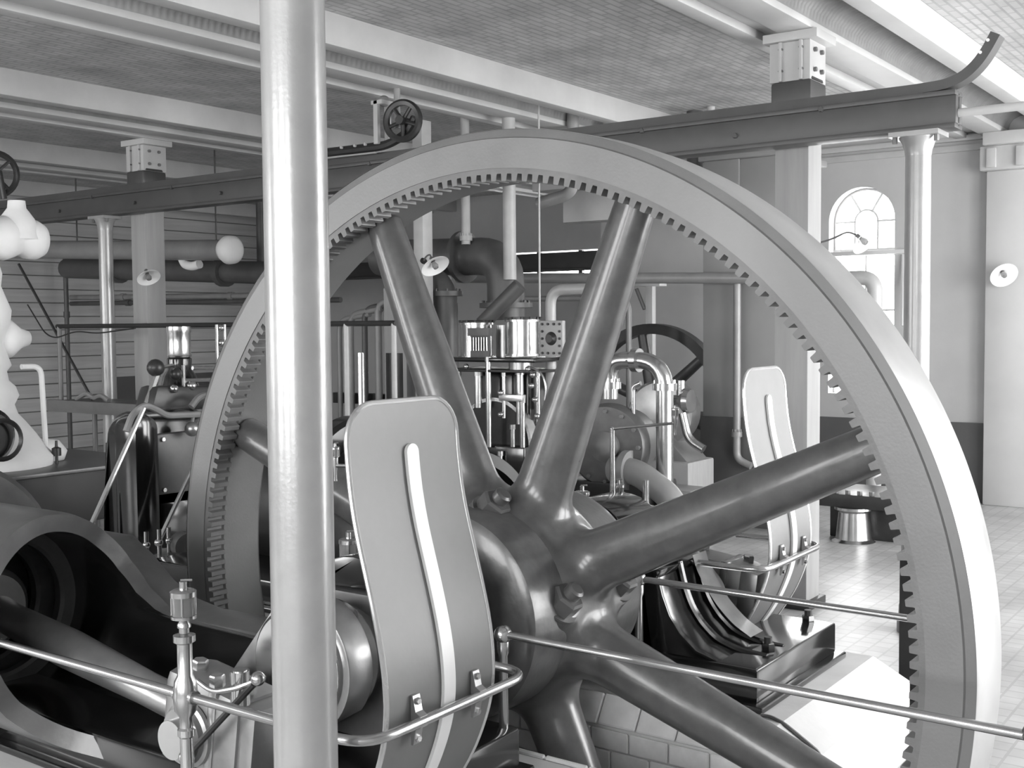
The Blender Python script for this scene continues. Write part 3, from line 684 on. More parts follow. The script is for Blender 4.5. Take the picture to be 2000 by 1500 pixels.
def con_rod(label, S, pin, ycross, group='connecting rods'):
    py, pz = pin; t = thing('connecting_rod', label, 'connecting rod', (S(1.95), py, pz), group)
    a = Vector((S(1.95), py, pz)); b = Vector((S(1.95), ycross, FZ)); d = (b-a).normalized(); L = (b-a).length; nrm = d.cross(Vector((1, 0, 0))).normalized()
    m = MB(); m.lathe([(.08, 0), (.08, .058), (.12, .046), (.3, .046), (L*.6, .058), (L-.12, .050), (L-.05, .055), (L-.05, 0)], a, d, 36); build('rod', m, 'brushed_steel', t)
    # strap big end: rounded block across the rod
    def blk(u0, u1, w0, w1, x0, x1, nm, mt, bev):
        mb = MB(); mb.box(0, 1, 0, 1, 0, 1); vs = []
        for (x, y, z) in mb.v: vs.append(Vector((S(x0+(x1-x0)*x), 0, 0))+Vector((0, a.y, a.z))+Vector((0, d.y, d.z))*(u0+(u1-u0)*y)+Vector((0, nrm.y, nrm.z))*(w0+(w1-w0)*z))
        mb.v = [tuple(q) for q in vs]; return build(nm, mb, mt, t, bevel=bev)
    blk(-.17, .125, -.14, .14, 1.865, 2.02, 'big_end', 'brushed_steel', .035)
    blk(-.215, -.13, -.125, .125, 1.88, 2.02, 'big_end_cap', 'brushed_steel', .02)
    blk(-.09, -.06, -.142, .142, 1.86, 2.03, 'brass_liner', 'brass', .006)
    m = MB(); m.lathe([(0, 0), (0, .085), (.012, .085), (.016, .075), (.03, .072), (.03, 0)], (S(1.862), py, pz), (S(1)-S(2), 0, 0), 40); pc = build('pin_cover', m, 'brushed_steel', t)
    for k in range(4):
        th = PI/4+PI/2*k; m = MB(); m.hexp((S(1.845), py+.055*math.cos(th), pz+.055*math.sin(th)), (S(1)-S(2), 0, 0), .012, .012); build('bolt', m, 'bright_steel', pc)
    for uu in (-.13, .06):
        c = Vector((S(1.93), a.y, a.z))+d*uu+nrm*.13*(1 if nrm.z > 0 else -1)
        m = MB(); m.hexp(c, nrm*(1 if nrm.z > 0 else -1), .022, .035); build('strap_nut', m, 'bright_steel', t)
    return t, a, d, nrm
cr1, ca_, cd_, cn_ = con_rod('thick polished connecting rod with boxy end, lower left', S1, PIN1, 3.48)
con_rod('connecting rod of the far engine', S2, PIN2, 3.15)
# oiling linkage on the near big end
t = thing('oiling_gear', 'small brass oiling arm with ball on the near rod end', 'oiler', (1.86, 2.3, .70))
m = MB(); m.cyl((1.86, 2.185, .715), (1.86, 2.185, .80), .024, seg=20); m.cyl((1.86, 2.185, .80), (1.86, 2.185, .802), .018, seg=20); build('wick_box', m, 'bright_steel', t)
m = MB(); m.tube(fillet([(1.83, 2.31, .76), (1.82, 2.24, .745), (1.82, 2.14, .775), (1.83, 2.09, .80)], .05), .006, 8); build('arm', m, 'bright_steel', t)
m = MB(); m.sphere((1.83, 2.085, .805), .018, 20); build('ball', m, 'bright_steel', t)
m = MB(); m.tube([(1.83, 2.10, .79), (1.81, 2.33, .57)], .009, 8); build('link', m, 'dark_iron', t)
m = MB(); m.sphere((1.81, 2.335, .565), .02, 16); build('pivot', m, 'bright_steel', t)
m = MB(); m.hexp((1.86, 2.27, .745), (0, 0, 1), .02, .03); build('arm_nut', m, 'bright_steel', t)

# oil stands on the main bearings
def oil_stand(label, S, pts, arm, cup, cupz):
    t = thing('oil_stand', label, 'oil stand', pts[0], 'oil stands on the bearings')
    m = MB(); m.lathe([(0, 0), (0, .016), (.04, .016), (.045, .011), (pts[1][2]-pts[0][2], .009)], pts[0], (0, 0, 1), 16); build('standard', m, 'bright_steel', t)
    m = MB(); m.tube(arm, .006, 8); m.sphere(arm[0], .010, 12); build('arm', m, 'bright_steel', t)
    m = MB(); m.lathe([(-.05, 0), (-.05, .006), (-.02, .006), (0, .010), (0.02, .010)], cup, (0, 0, 1), 14); build('drip_nozzle', m, 'brass', t)
    oil_cup(t, cup[0], cup[1], cup[2]+.005, .48, .012)
    return t
oil_stand('tall oil stand on the near bearing beside the big guard', S1, ((2.42, 2.29, .91), (2.42, 2.29, 1.57)), [(2.42, 2.29, 1.24), (2.42, 2.40, 1.235)], (2.42, 2.40, 1.24), 0)
oil_stand('tall oil stand on the far bearing seen between spokes', S2, ((3.75, 2.245, .915), (3.75, 2.245, 1.245)), [(3.75, 2.245, 1.245), (3.85, 2.03, 1.27)], (3.85, 2.03, 1.275), 0)
c = thing('oil_cup', 'glass oil cup between the column and the big guard', 'oil cup', (2.42, 2.35, .92), 'oil cups'); oil_cup(c, 2.42, 2.35, .92, .95, .035)
c = thing('oil_cup', 'left oil cup of the pair on the far bearing', 'oil cup', (3.62, 2.30, .915), 'oil cups'); oil_cup(c, 3.62, 2.30, .90, .95, .05)
c = thing('oil_cup', 'right oil cup of the pair on the far bearing', 'oil cup', (3.80, 2.25, .92), 'oil cups'); oil_cup(c, 3.80, 2.25, .92, .8, .05)
for lab, x, y, z0, z1 in (('short bright bolt rod left on the far bearing', 3.6, 2.40, .915, 1.04), ('short bright bolt rod right on the far bearing', 3.75, 2.10, .90, 1.06)):
    t = thing('bearing_stud', lab, 'stud', (x, y, z0), 'studs on the far bearing')
    m = MB(); m.cyl((x, y, z0+.03), (x, y, z1), .0125, seg=16); build('rod', m, 'bright_steel', t)
    m = MB(); m.hexp((x, y, z0), (0, 0, 1), .024, .035); build('nut', m, 'bright_steel', t)

# plinths with brick coping along the pit
def plinth(label, x0, x1, pitside, y0, y1):
    t = thing('engine_plinth', label, 'plinth', ((x0+x1)/2, (y0+y1)/2, 0), 'engine plinths')
    top = .378; c = .09
    lo, hi = (x0+c, x1-c)
    m = MB()
    A = [(x0-.01, y0-.01), (x1+.01, y0-.01), (x1+.01, y1), (x0-.01, y1)]
    v = [(x0, y0, 0), (x1, y0, 0), (x1, y1, 0), (x0, y1, 0), (x0, y0, top-c), (x1, y0, top-c), (x1, y1, top-c), (x0, y1, top-c), (x0+.06, y0+.12, top), (x1-.06, y0+.12, top), (x1-.06, y1, top), (x0+.06, y1, top)]
    m.add(v, [(0, 1, 5, 4), (1, 2, 6, 5), (2, 3, 7, 6), (3, 0, 4, 7), (4, 5, 9, 8), (5, 6, 10, 9), (6, 7, 11, 10), (7, 4, 8, 11), (8, 9, 10, 11), (0, 3, 2, 1)])
    build('plinth_body', m, 'plinth_concrete', t, smooth=False)
    return t
pl2 = plinth('sunlit pale plinth under the far engine', 3.262, 4.33, 'lo', 1.29, 8.6)
pl1 = plinth('pale plinth under the nearest engine', 1.69, 2.764, 'hi', 1.29, 5.4)
def brick_face(pl, xs, sgn):
    # sloped coping course and vertical courses on the pit side; bricks share their meshes
    L = .148
    def bm_(nm, v): 
        mb = MB(); mb.box(0, 1, 0, 1, 0, 1); mb.v = [v(*q) for q in mb.v]
        me = bpy.data.meshes.new(nm); me.from_pydata(mb.v, [], mb.f); b = bmesh.new(); b.from_mesh(me); bmesh.ops.recalc_face_normals(b, faces=b.faces)
        bmesh.ops.bevel(b, geom=list(b.edges), offset=.004, segments=1, affect='EDGES'); b.to_mesh(me); b.free(); me.materials.append(MATS['glazed_brick']); return me
    cop = bm_('coping_brick', lambda a, b, c: (sgn*(-.006+.058*c)+sgn*(-.012)*(1-a), b*(L-.005), -.088*(1-c)+.0+.01*(1-a)))
    brk = bm_('brick', lambda a, b, c: (sgn*(-.012+.012*a), b*(L-.005), c*.067))
    for i in range(12):
        o = link('coping_brick', cop, None, pl); o.location = Vector((xs, 1.42+i*L, .378))-pl.location
        for r in range(5):
            o = link('brick', brk, None, pl); o.location = Vector((xs, 1.30+i*L+(.07 if r % 2 else 0), .286-.072*(r+1)))-pl.location
brick_face(pl2, 3.262, 1)
brick_face(pl1, 2.764, -1)

# ================================================================== FAR ENGINE: cylinder, second cylinder, lagged steam pipe
t = thing('steam_cylinder', 'black rounded cylinder block of the far engine, left of the wheel', 'cylinder', (4.03, 5.7, .40))
m = MB(); m.prism([(3.74, .41), (4.34, .41), (4.34, 1.05)]+arc(4.19, 1.04, .15, 0, 90, 8)+arc(3.89, 1.04, .15, 90, 180, 8)+[(3.74, 1.05)], 5.30, 5.45, 'y'); build('body', m, 'black_enamel', t, bevel=.03)
m = MB(); m.prism([(3.72, .41), (3.88, .41), (3.88, 1.02)]+arc(3.80, 1.10, .08, 0, 180, 10)+[(3.72, 1.02)], 5.16, 5.36, 'y'); build('corner_pier', m, 'black_enamel', t, bevel=.045)
m = MB(); m.box(3.93, 4.30, 5.25, 5.31, .72, 1.06); build('inspection_cover', m, 'grey_iron', t, bevel=.02)
for x, z in ((3.96, .75), (4.27, .75), (3.96, 1.03), (4.27, 1.03)):
    m = MB(); m.hexp((x, 5.25, z), (0, -1, 0), .014, .015); build('cover_bolt', m, 'bright_steel', t)
m = MB(); m.box(3.93, 4.30, 5.24, 5.31, .42, .68); build('lower_cover', m, 'black_enamel', t, bevel=.03)
m = MB(); m.tube(fillet([(3.68, 5.18, 1.10), (3.72, 5.18, 1.19), (3.80, 5.18, 1.235), (3.88, 5.18, 1.20), (3.94, 5.18, 1.165), (4.34, 5.18, 1.15), (4.40, 5.18, 1.16)], .06), .018, 8); build('tray_lip', m, 'pipe_paint', t)
m = MB(); m.tube(fillet([(4.12, 5.2, 1.20), (4.18, 5.2, 1.26), (4.27, 5.2, 1.26), (4.33, 5.2, 1.16)], .06), .02, 8); build('hood_lip', m, 'grey_iron', t)
m = MB(); m.prism([(3.95, 1.17), (4.45, 1.17), (4.42, 1.30), (4.0, 1.32)], 5.33, 5.50, 'y'); build('valve_chest', m, 'dark_iron', t, bevel=.03)
m = MB(); m.sphere((4.10, 5.17, 1.08), .042, 20); b_ = build('drain_ball', m, 'brushed_steel', t)
m = MB(); m.tube([(4.10, 5.17, 1.11), (4.13, 5.19, 1.17)], .010, 8); build('ball_stem', m, 'brushed_steel', t)
t = thing('lubricator', 'polished upright lubricator drum on the far cylinder', 'lubricator', (4.32, 5.55, 1.30))
m = MB(); m.lathe([(0, 0), (0, .11), (.06, .095), (.10, .07), (.16, .072), (.17, .06)], (4.32, 5.55, 1.30), (0, 0, 1), 32); build('pedestal', m, 'black_enamel', t)
m = MB(); m.lathe([(0, 0), (0, .068), (.01, .072), (.02, .068), (.14, .068), (.15, .072), (.18, .07), (.18, 0)], (4.32, 5.55, 1.47), (0, 0, 1), 32); build('drum', m, 'bright_steel', t)
t = thing('valve_gear', 'shiny valve gear of rods and knobs on the far cylinder', 'valve gear', (4.2, 5.5, 1.3))
for a, b, r in (((4.08, 5.4, 1.42), (4.16, 5.4, 1.43), .010), ((4.28, 5.38, 1.41), (4.52, 5.38, 1.40), .012), ((4.2, 5.36, 1.34), (4.52, 5.36, 1.335), .013), ((4.2, 5.36, 1.30), (4.2, 5.36, 1.43), .011), ((4.52, 5.45, 1.2), (4.52, 5.45, 1.66), .010), ((4.58, 5.45, 1.2), (4.58, 5.45, 1.66), .010), ((3.98, 5.4, 1.22), (4.05, 5.4, 1.38), .022)):
    m = MB(); m.tube([a, b], r, 8); build('rod', m, 'bright_steel', t)
for c, r in (((4.04, 5.4, 1.42), .05), ((4.16, 5.38, 1.38), .035), ((4.24, 5.34, 1.31), .028), ((4.10, 5.32, 1.30), .024), ((4.55, 5.45, 1.55), .022), ((4.55, 5.45, 1.64), .02), ((4.53, 5.4, 1.42), .02)):
    m = MB(); m.sphere(c, r, 14); build('knob', m, 'bright_steel' if r < .03 else 'dark_iron', t)
t = thing('stay_rod', 'left of two slanting bright rods before the far cylinder', 'rod', (3.49, 5.1, .66), 'slanting bright rods')
m = MB(); m.tube([(3.75, 5.12, 1.22), (3.31, 5.02, .60)], .013, 10); build('rod', m, 'guard_edge', t); m = MB(); m.sphere((3.31, 5.02, .60), .022, 12); build('knuckle', m, 'bright_steel', t)
t = thing('stay_rod', 'right of two slanting bright rods before the far cylinder', 'rod', (3.76, 5.0, .5), 'slanting bright rods')
m = MB(); m.tube([(4.08, 5.05, 1.00), (3.73, 5.0, .52)], .013, 10); build('rod', m, 'guard_edge', t); m = MB(); m.sphere((3.73, 5.0, .52), .022, 12); build('knuckle', m, 'bright_steel', t)
t = thing('rocker', 'dark rocker drum with pipe low beside the wheel', 'rocker', (3.8, 4.9, .40))
m = MB(); m.lathe([(-.05, 0), (-.05, .07), (.05, .07), (.05, 0)], (3.82, 4.9, .50), (.3, 1, 0), 28); build('drum', m, 'grey_iron', t)
m = MB(); m.tube([(3.68, 4.86, .47), (4.0, 4.7, .42)], .022, 10); build('pipe', m, 'worn_iron', t)
for x in (3.62, 3.70, 3.76):
    m = MB(); m.cyl((x, 4.95, .44), (x, 4.95, .60), .012, seg=12); m.sphere((x, 4.95, .53), .02, 12); build('drain_cock', m, 'bright_steel', t)

t = thing('rear_cylinder', 'black lagged rear cylinder and bed at the far left', 'cylinder', (4.2, 7.4, .38))
m = MB(); m.box(3.66, 4.95, 6.55, 8.5, .39, .72); build('bed', m, 'matt_black', t, bevel=.02)
m = MB(); m.box(3.64, 4.97, 6.53, 8.52, .72, .745); build('bed_ledge', m, 'worn_iron', t, bevel=.006)
m = MB(); m.lathe([(0, 0), (0, .15), (.03, .18), (.06, .18), (.1, .15), (.5, .15), (.5, 0)], (3.82, 6.75, .98), (0, 1, 0), 36); build('valve_body', m, 'black_enamel', t)
m = MB(); m.lathe([(-.015, .12), (0, .135), (.015, .12), (0, .105)], (3.86, 6.68, .96), (0, 1, 0), 32, closed=True); build('hand_wheel', m, 'dark_iron', t)
m = MB(); m.cyl((4.36, 6.9, .745), (4.36, 6.9, .80), .01); m.lathe([(0, 0), (0, .03), (.05, .03), (.06, .01), (.1, .008)], (4.36, 6.9, .80), (0, 0, 1), 16); build('drain_cup', m, 'dark_iron', t)
t = thing('steam_pipe', 'white lagged steam pipe with bulging joints at the left edge', 'pipe', (4.1, 7.2, .75))
m = MB(); m.lathe([(0, 0), (0, .43), (.06, .44), (.12, .38), (.2, .33), (.28, .27), (.34, .22), (.40, .20), (.46, .23), (.52, .21), (.56, .17), (.62, .16), (.66, .19), (.72, .17), (.80, .145), (.86, .16), (.94, .19), (1.02, .2), (1.1, .17), (1.18, .14), (1.26, .15), (1.34, .13), (1.40, .12), (1.5, .1)], (4.02, 7.2, .745), (0, 0, 1), 36); build('lagged_riser', m, 'white_lagging', t, ang=80)
m = MB(); m.lathe([(0, 0), (.0, .10), (.04, .125), (.10, .13), (.15, .105), (.20, .125), (.27, .15), (.34, .125), (.38, .105), (.43, .13), (.50, .135), (.55, .11), (.58, .05), (.58, 0)], (3.93, 7.2, 2.245), (1, 0, 0), 32); build('valve_body', m, 'white_lagging', t, ang=80)
m = MB(); m.lathe([(0, .15), (.08, .13), (.14, .11), (.19, .075), (.21, .06), (.26, .055), (.262, 0)], (4.31, 7.2, 2.24), (0, 0, 1), 32); build('bonnet', m, 'white_lagging', t, ang=80)
m = MB(); m.lathe([(0, .0), (0, .03), (.06, .12), (.12, .13), (.2, .07), (.26, .05), (.26, 0)], (4.10, 7.2, 1.58), (1, 0, 0), 28); build('side_branch', m, 'white_lagging', t, ang=80)
m = MB(); m.lathe([(0, 0), (0, .15), (.06, .17), (.13, .12), (.15, 0)], (4.40, 7.15, .75), (0, 0, 1), 28); build('foot_lagging', m, 'white_lagging', t, ang=80)
m = MB(); m.tube(fillet([(4.20, 7.02, 1.395), (4.34, 7.02, 1.395), (4.36, 7.02, .78)], .08), .018, 10); build('drip_pipe', m, 'white_lagging', t)
# handwheel above the lagging, at the frame edge
t = thing('stop_valve_wheel', 'dark stop valve wheel above the white lagged pipe', 'valve wheel', (4.2, 7.3, 2.5))
m = MB(); m.lathe([(-.02, .14), (0, .16), (.02, .14), (0, .12)], (4.16, 7.2, 2.66), (.3, 1, .2), 32, closed=True); build('wheel_rim', m, 'dark_iron', t)
m = MB(); m.cyl((4.2, 7.2, 2.50), (4.17, 7.2, 2.68), .04); build('spindle', m, 'dark_iron', t)
for k in range(4):
    d, u, w = basis((.3, 1, .2)); c = Vector((4.16, 7.2, 2.66)); a = PI/4+PI/2*k
    m = MB(); m.tube([c, c+(u*math.cos(a)+w*math.sin(a))*.14], .012, 6); build('wheel_spoke', m, 'dark_iron', t)

# ================================================================== LEFT BACKGROUND: pipes, railed platform
t = thing('overhead_pipe', 'long horizontal pipe with white lagged ends, upper left', 'pipe', (7.4, 10.2, 2.4))
m = MB(); m.tube([(7.4, 12.6, 2.56), (7.4, 8.75, 2.385)], .10, 24); build('pipe', m, 'pipe_paint', t)
m = MB(); m.lathe([(-.06, 0), (-.06, .11), (0, .14), (.06, .135), (.11, .09), (.13, 0)], (7.4, 8.72, 2.385), (0, -1, -.03), 28); build('end_lagging', m, 'white_lagging', t, ang=80)
m = MB(); m.tube(fillet([(7.45, 9.5, 2.36), (7.45, 9.45, 2.27), (7.45, 9.32, 2.25), (7.45, 9.22, 2.27)], .08), .045, 12); build('elbow_lagging', m, 'white_lagging', t, ang=80)
for y in (11.2, 10.05, 8.9):
    m = MB(); m.cyl((7.4, y, 2.45), (7.4, y, 3.46), .008, seg=8); build('hanger', m, 'dark_iron', t)
for lab, pts, r, mt in (('dark horizontal pipe below the white ended pipe', [(8.3, 12.8, 2.38), (8.3, 8.6, 2.18)], .12, 'pipe_dark'), ('long grey pipe along the left back wall', [(9.0, 13.8, 2.05), (9.0, 9.2, 1.985)], .035, 'pipe_paint'), ('dark thin pipe under the grey wall pipe', [(9.0, 13.8, 1.97), (9.0, 8.8, 1.925)], .03, 'pipe_dark'),
                        ('vertical dark pipe behind the left post', [(8.6, 9.6, .0), (8.6, 9.6, 3.3)], .05, 'pipe_dark'), ('vertical pale pipe behind the left post', [(8.8, 9.3, 2.1), (8.8, 9.3, 3.3)], .03, 'pipe_light'), ('vertical dark pipe beside the lubricator', [(8.6, 9.1, .0), (8.6, 9.1, 2.0)], .03, 'pipe_dark'), ('thin pipe standing by the left end wall', [(8.8, 13.6, .0), (8.8, 13.6, 2.6)], .03, 'pipe_dark')):
    t = thing('wall_pipe', lab, 'pipe', pts[-1], None)
    m = MB(); m.tube(pts, r, 16); build('pipe', m, mt, t)
    for k in (.25, .7):
        p = Vector(pts[0]).lerp(Vector(pts[1]), k); d = Vector(pts[1])-Vector(pts[0]); d.normalize()
        m = MB(); m.cyl(p-d*.04, p+d*.04, r*1.35, seg=18); build('coupling', m, mt, t)
t = thing('railed_platform', 'iron platform with dark pipe railing, left background', 'platform', (5.75, 7.6, 0))
m = MB(); m.box(5.6, 6.0, 6.6, 8.9, .96, 1.03); build('deck', m, 'dark_iron', t, bevel=.004)
m = MB(); m.box(5.56, 5.6, 6.55, 8.92, .94, 1.04); build('toe_board', m, 'grey_iron', t, bevel=.004)
m = MB(); m.tube([(5.62, 8.83, 1.66), (5.62, 5.0, 1.66)], .019, 10); build('top_rail', m, 'dark_iron', t)
for y, zb in ((8.80, 1.0), (5.45, 0), (5.02, 0)):
    m = MB(); m.cyl((5.62, y, zb), (5.62, y, 1.66), .019, seg=14); build('rail_post', m, 'grey_iron' if zb else 'pipe_light', t)
for y in (8.33, 6.9):
    m = MB(); m.cyl((5.62, y, 0), (5.62, y, .96), .02, seg=14); build('leg', m, 'grey_iron', t)
m = MB(); m.tube([(5.75, 9.6, 2.22), (5.75, 8.55, 1.04)], .012, 8); build('brace', m, 'dark_iron', t)
m = MB(); m.tube(fillet([(5.7, 8.7, 1.04), (5.7, 8.55, 1.10), (5.7, 8.45, 1.05), (5.7, 8.35, 1.09), (5.7, 8.25, 1.04)], .05), .02, 8); tag(build('coiled_rope', m, 'pipe_paint'), 'rope coil lying on the iron platform', 'rope')
m = MB(); m.tube(fillet([(5.58, 9.2, 1.85), (5.58, 8.95, 1.60), (5.58, 8.8, 1.56), (5.58, 8.5, 1.62), (5.58, 8.2, 1.60), (5.58, 7.7, 1.64)], .1), .006, 6); tag(build('slack_cable', m, 'dark_iron'), 'slack cable hanging from the platform rail', 'cable')

# ================================================================== CENTRE BACKGROUND: vertical engine
ve = thing('vertical_engine', 'upright engine with two polished cylinders seen through the spokes', 'engine', (7.0, 5.15, 0))
m = MB(); m.box(6.75, 7.5, 4.7, 5.65, 0, .35); build('base', m, 'black_enamel', ve, bevel=.03)
m = MB(); m.box(6.85, 7.2, 4.85, 5.5, .52, .74); build('crank_case', m, 'black_enamel', ve, bevel=.02)
m = MB(); m.lathe([(0, 0), (0, .33), (.02, .345), (.05, .345), (.07, .33), (.07, 0)], (6.95, 5.2, .74), (1, 0, 0), 48); dk = build('fly_disc', m, 'dark_iron', ve)
m = MB(); m.lathe([(-.012, .325), (-.012, .352), (.08, .352), (.08, .325)], (6.95, 5.2, .74), (1, 0, 0), 48, closed=True); build('disc_rim', m, 'guard_edge', dk)
for y, r, h0, h1 in ((4.96, .125, 1.41, 1.68), (5.40, .125, 1.39, 1.66)):
    m = MB(); m.lathe([(0, 0), (0, r+.012), (.015, r+.012), (.016, r), (h1-h0-.016, r), (h1-h0-.015, r+.014), (h1-h0, r+.014), (h1-h0+.02, r*.8), (h1-h0+.02, 0)], (7.0, y, h0), (0, 0, 1), 40); c_ = build('cylinder', m, 'bright_steel', ve)
    for k in range(12):
        a = 2*PI*k/12; m = MB(); m.hexp((7.0+(r+.004)*math.cos(a), y+(r+.004)*math.sin(a), h1), (0, 0, 1), .012, .02); build('head_nut', m, 'dark_iron', c_)
m = MB(); m.cyl((7.05, 5.18, 1.40), (7.05, 5.18, 1.64), .06); build('valve_chest', m, 'brushed_steel', ve)
m = MB(); m.box(6.88, 6.92, 4.53, 4.73, 1.41, 1.67); fp = build('flange_plate', m, 'pipe_light', ve, bevel=.006)
for i in range(4):
    for j in range(5):
        if i in (0, 3) or j in (0, 4):
            m = MB(); m.hexp((6.88, 4.555+.05*i, 1.435+.0525*j), (-1, 0, 0), .010, .012); build('bolt', m, 'dark_iron', fp)
m = MB(); m.lathe([(0, 0), (0, .05), (.03, .03), (.03, 0)], (6.88, 4.63, 1.54), (-1, 0, 0), 18); build('cover_boss', m, 'dark_iron', fp)
m = MB(); m.box(6.82, 6.87, 5.15, 5.35, 1.56, 1.62); m.box(6.84, 6.86, 5.16, 5.34, 1.40, 1.56); lb = build('lubricator_box', m, 'grey_iron', ve, bevel=.004)
for k in range(7):
    m = MB(); m.cyl((6.83, 5.175+.025*k, 1.45), (6.83, 5.175+.025*k, 1.55), .006, seg=8); build('sight_tube', m, 'bright_steel', lb)
m = MB(); m.box(6.8, 7.3, 4.72, 5.62, 1.365, 1.40); build('entablature', m, 'black_enamel', ve, bevel=.01)
m = MB(); m.box(6.8, 7.3, 4.72, 5.62, 1.29, 1.31); build('lower_plate', m, 'dark_iron', ve, bevel=.006)
m = MB(); m.cyl((6.95, 4.95, 1.31), (6.95, 4.95, 1.37), .09); build('stuffing_box', m, 'brushed_steel', ve)
for x, y, z0, z1, r in ((6.82, 5.155, .73, 1.40, .022), (6.84, 5.46, 1.02, 1.29, .02), (6.84, 5.27, 1.02, 1.29, .03), (6.84, 4.86, .74, 1.1, .02), (6.84, 4.72, .80, 1.3, .016), (6.95, 4.96, .9, 1.3, .03), (6.83, 5.56, 1.02, 1.42, .02), (6.84, 5.03, .95, 1.29, .014), (6.82, 5.05, .40, .70, .02), (6.83, 5.10, .36, .44, .03), (6.84, 4.95, .74, .9, .018)):
    m = MB(); m.cyl((x, y, z0), (x, y, z1), r, seg=16); build('column_rod', m, 'bright_steel', ve)
    m = MB(); m.cyl((x, y, z1-.03), (x, y, z1+.005), r*1.25, seg=16); build('rod_collar', m, 'brushed_steel', ve)
m = MB(); m.box(6.80, 6.86, 4.84, 5.05, 1.08, 1.13); build('crosshead', m, 'guard_edge', ve, bevel=.008)
for y, z in ((5.03, .98), (5.03, 1.14), (4.75, 1.2), (4.72, 1.1), (4.74, 1.28), (4.78, 1.32), (4.70, .98), (5.5, 1.22), (5.55, 1.0), (5.35, 1.33)):
    m = MB(); m.sphere((6.80, y, z), .022, 12); build('oil_knob', m, 'bright_steel', ve)
m = MB(); m.tube(fillet([(6.8, 4.78, 1.34), (6.8, 4.66, 1.3), (6.8, 4.62, 1.2), (6.8, 4.64, 1.1)], .06), .008, 8); build('oil_pipe', m, 'brass', ve)
m = MB(); m.box(6.78, 7.1, 4.80, 5.0, .36, .5); build('slide_block', m, 'worn_iron', ve, bevel=.01)
m = MB(); m.box(7.0, 7.35, 4.9, 5.4, .74, 1.29); build('rear_standard', m, 'black_enamel', ve, bevel=.03)

# pipework above the vertical engine
def pipe_thing(name, lab, pts, r, mt, fil=.12, flanges=(), group=None):
    t = thing(name, lab, 'pipe', pts[0], group)
    m = MB(); m.tube(fillet(pts, fil, 8), r, 24); build('pipe', m, mt, t)
    for c, d in flanges:
        c = Vector(c); d = Vector(d).normalized(); m = MB(); m.cyl(c-d*.02, c+d*.02, r*1.4, seg=28); fl = build('flange', m, mt, t)
        _, u, w = basis(d)
        for k in range(8):
            a = 2*PI*k/8; m = MB(); m.hexp(c+d*.02+(u*math.cos(a)+w*math.sin(a))*r*1.2, d, r*.1, .02); build('bolt', m, mt, fl)
    return t
pipe_thing('exhaust_pipe', 'thick dark elbow pipe above the upright engine', [(7.55, 5.52, 1.68), (7.55, 5.52, 2.20), (7.55, 6.9, 2.24)], .155, 'pipe_dark', .35, [((7.55, 5.95, 2.21), (0, 1, 0)), ((7.55, 5.52, 1.80), (0, 0, 1))])
pipe_thing('exhaust_pipe', 'dark upright pipe left of the upright engine under the lamp', [(7.3, 5.95, .4), (7.3, 5.95, 1.95), (7.3, 6.2, 2.1)], .10, 'pipe_dark', .15, [((7.3, 5.95, 1.9), (0, 0, 1))])
pipe_thing('riser_pipe', 'narrow pale riser pipe, left of the two above the elbow', [(7.4, 5.81, 2.3), (7.4, 5.81, 3.4)], .037, 'pipe_light', .1, [((7.4, 5.81, 2.35), (0, 0, 1))])
pipe_thing('riser_pipe', 'wider pale riser pipe, right of the two above the elbow', [(7.4, 5.37, 2.0), (7.4, 5.37, 3.4)], .052, 'pipe_light')
pipe_thing('feed_pipe', 'long horizontal grey pipe crossing behind the spokes', [(8.4, 6.7, 2.08), (8.4, 3.55, 1.985)], .045, 'pipe_paint', .1, [((8.4, 6.1, 2.06), (0, 1, 0))])
pipe_thing('feed_pipe', 'thin pipe just below the long grey pipe', [(8.5, 6.4, 1.88), (8.5, 4.92, 1.86), (8.5, 4.92, 0)], .025, 'pipe_paint')
pipe_thing('feed_pipe', 'pale bent pipe beside the polished cylinder', [(7.1, 4.78, 1.0), (7.1, 4.78, 1.90), (7.1, 4.35, 1.90)], .04, 'pipe_light', .12)
pipe_thing('feed_pipe', 'slanting dark pipe between elbow and cylinders', [(7.3, 5.2, 1.95), (7.2, 5.5, 1.65)], .06, 'pipe_dark')
pipe_thing('feed_pipe', 'thin vertical wire rod hanging through the wheel', [(7.4, 5.08, 3.4), (7.4, 5.085, 1.6)], .008, 'pipe_light')
pipe_thing('feed_pipe', 'short nickel pipe right of the flange plate', [(6.95, 4.62, 1.46), (6.95, 4.4, 1.46)], .03, 'bright_steel')
pipe_thing('feed_pipe', 'bent pipe hanging under the ceiling behind the wheel', [(8.0, 5.15, 3.46), (8.0, 5.15, 2.72), (8.0, 5.5, 2.66)], .05, 'pipe_paint', .12)
pipe_thing('feed_pipe', 'vertical conduit on the wall pier', [(8.46, 3.905, 2.0), (8.46, 3.905, .55), (8.46, 3.78, .50)], .03, 'pipe_paint', .06, [((8.46, 3.905, .75), (0, 0, 1))])
pipe_thing('feed_pipe', 'curved pipe hooked under the ceiling right of the wheel top', [(8.9, 4.35, 3.46), (8.9, 4.35, 2.75), (8.9, 4.2, 2.66)], .035, 'pipe_light', .08)
pipe_thing('feed_pipe', 'dark stack pipe right of the wheel top', [(9.0, 4.55, 2.6), (9.0, 4.55, 3.46)], .07, 'pipe_dark', .08)
pipe_thing('feed_pipe', 'thick bent pipe in front of the window', [(9.3, 3.60, 2.0), (9.3, 3.08, 2.0), (9.3, 3.08, 0)], .06, 'pipe_light', .12)
m = MB(); m.box(8.75, 8.95, 5.15, 5.75, 2.56, 2.84); m.box(8.55, 9.15, 5.1, 5.95, 2.84, 3.46); tag(build('duct_box', m, 'girder_paint', bevel=.01), 'pale boxed duct hanging beneath the ceiling behind the wheel', 'duct')
